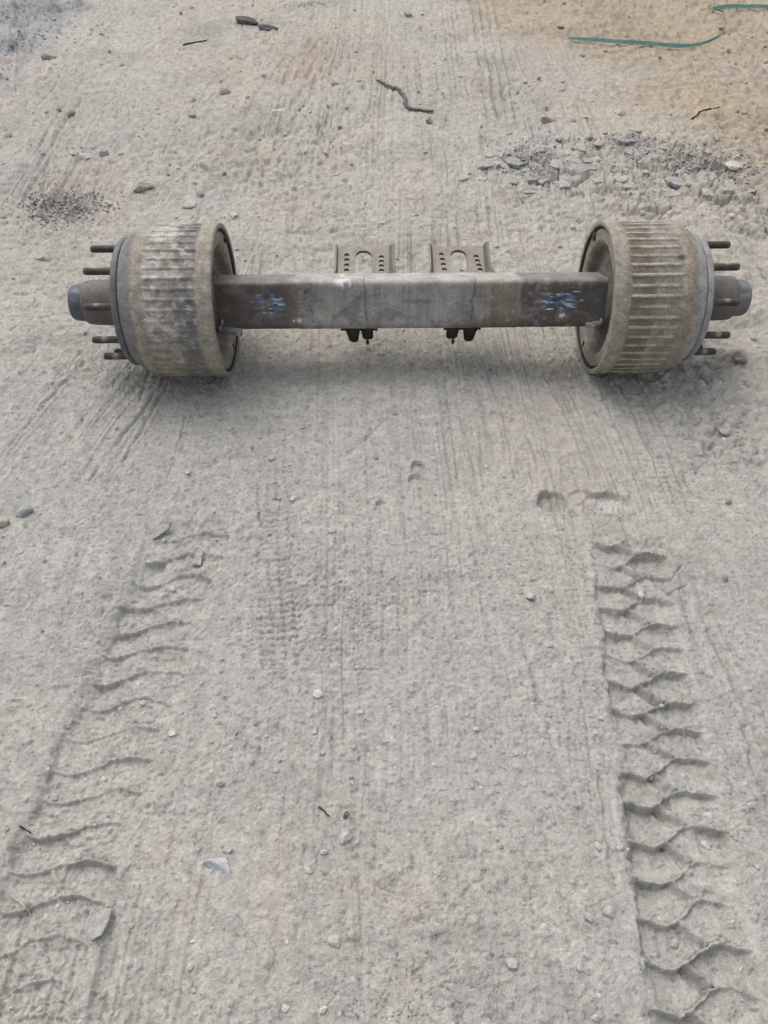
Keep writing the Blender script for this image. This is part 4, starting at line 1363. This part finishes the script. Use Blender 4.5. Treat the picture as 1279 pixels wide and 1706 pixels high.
# slabs of dried crust: tilted at the head of the left track, half sunk near the bottom left, and behind the left drum
def slab(name, px, py, outline, thick, rot, lift, c, label, cat):
    x, y, h = hz(px, py)
    P = np.array(outline, float)
    m = len(P)
    ctr = P.mean(0)
    V = [(p[0], p[1], thick) for p in ctr + (P - ctr) * 0.90] + [(p[0], p[1], thick * 0.7) for p in P] + [(p[0], p[1], -thick) for p in ctr + (P - ctr) * 0.95] + [(ctr[0], ctr[1], thick * 1.1)]
    F = []
    for i in range(m):
        j = (i + 1) % m
        F += [(i, j, 3 * m), (m + i, m + j, j, i), (2 * m + i, 2 * m + j, m + j, m + i)]
    F.append(tuple(2 * m + i for i in range(m))[::-1])
    V = np.array(V)
    V[:, :2] += np.random.default_rng(int(px)).normal(0, 0.0008, (len(V), 2))
    o = link(name, V, F, M_SOIL, tint=np.repeat(np.array(c)[None], len(V), 0), smooth=False)
    o.location = (x, y, h + lift)
    o.rotation_euler = rot
    return tag(o, label, cat)


slab('crust_slab', 268, 882, [(-0.030, -0.018), (-0.006, -0.012), (0.022, -0.004), (0.030, 0.010), (0.012, 0.016), (-0.012, 0.008)], 0.006, (0.35, -0.25, 0.30), 0.012,
     (0.41, 0.395, 0.37), 'tilted slab of dried crust at the head of the left tyre track', 'crust')
slab('crust_slab', 328, 925, [(-0.012, -0.018), (0.010, -0.020), (0.013, 0.014), (-0.008, 0.018)], 0.006, (0.30, 0.15, 0.1), 0.010,
     (0.41, 0.40, 0.375), 'small upright crust slab on the right side of the left tyre track', 'crust')
slab('crust_slab', 163, 1540, [(-0.020, -0.010), (-0.004, -0.028), (0.014, -0.018), (0.024, 0.004), (0.022, 0.026), (0.0, 0.024), (-0.016, 0.010)], 0.005, (-0.06, -0.24, 0.0), 0.010,
     (0.37, 0.36, 0.345), 'half sunk crust slab with curved right edge near the bottom left', 'crust')


def stick(name, pix, r, mat, label, cat, lift=0.003, pts3=None):
    P = ground_spline(pix, 14, lift)
    V, F = tube(P, np.interp(np.linspace(0, 1, 14), [0, 1], [r, r * 0.6]), 6)
    return tag(link(name, V, F, mat), label, cat)


stick('straw', [(11, 1486), (28, 1498), (36, 1506), (43, 1518)], 0.0016, M_STRAW, 'pale bent straw lying in the lower left tyre track', 'straw', 0.006)
stick('twig', [(532, 1344), (540, 1352), (549, 1361)], 0.0022, M_TWIG, 'short dark twig on bare ground near the bottom middle', 'twig')
stick('twig', [(28, 1371), (36, 1375), (45, 1380)], 0.0020, M_TWIG, 'short black twig by the left edge beside the left tyre track', 'twig')
stick('straw', [(941, 1040), (952, 1047), (964, 1052)], 0.0012, M_GREENSTRAW, 'thin pale green straw wisp left of the right tyre track', 'straw')
stick('straw', [(950, 1060), (958, 1056), (970, 1060)], 0.0010, M_GREENSTRAW, 'shorter pale green straw just below the straw wisp', 'straw')
stick('twig', [(1152, 198), (1172, 188), (1198, 182)], 0.005, M_TWIG, 'thin brown twig on the tan sand above the cracked mud', 'twig', 0.004)
stick('twig', [(306, 78), (322, 74), (345, 69)], 0.006, M_TWIG, 'thin dark twig on the far dirt left of the black lumps', 'twig', 0.004)
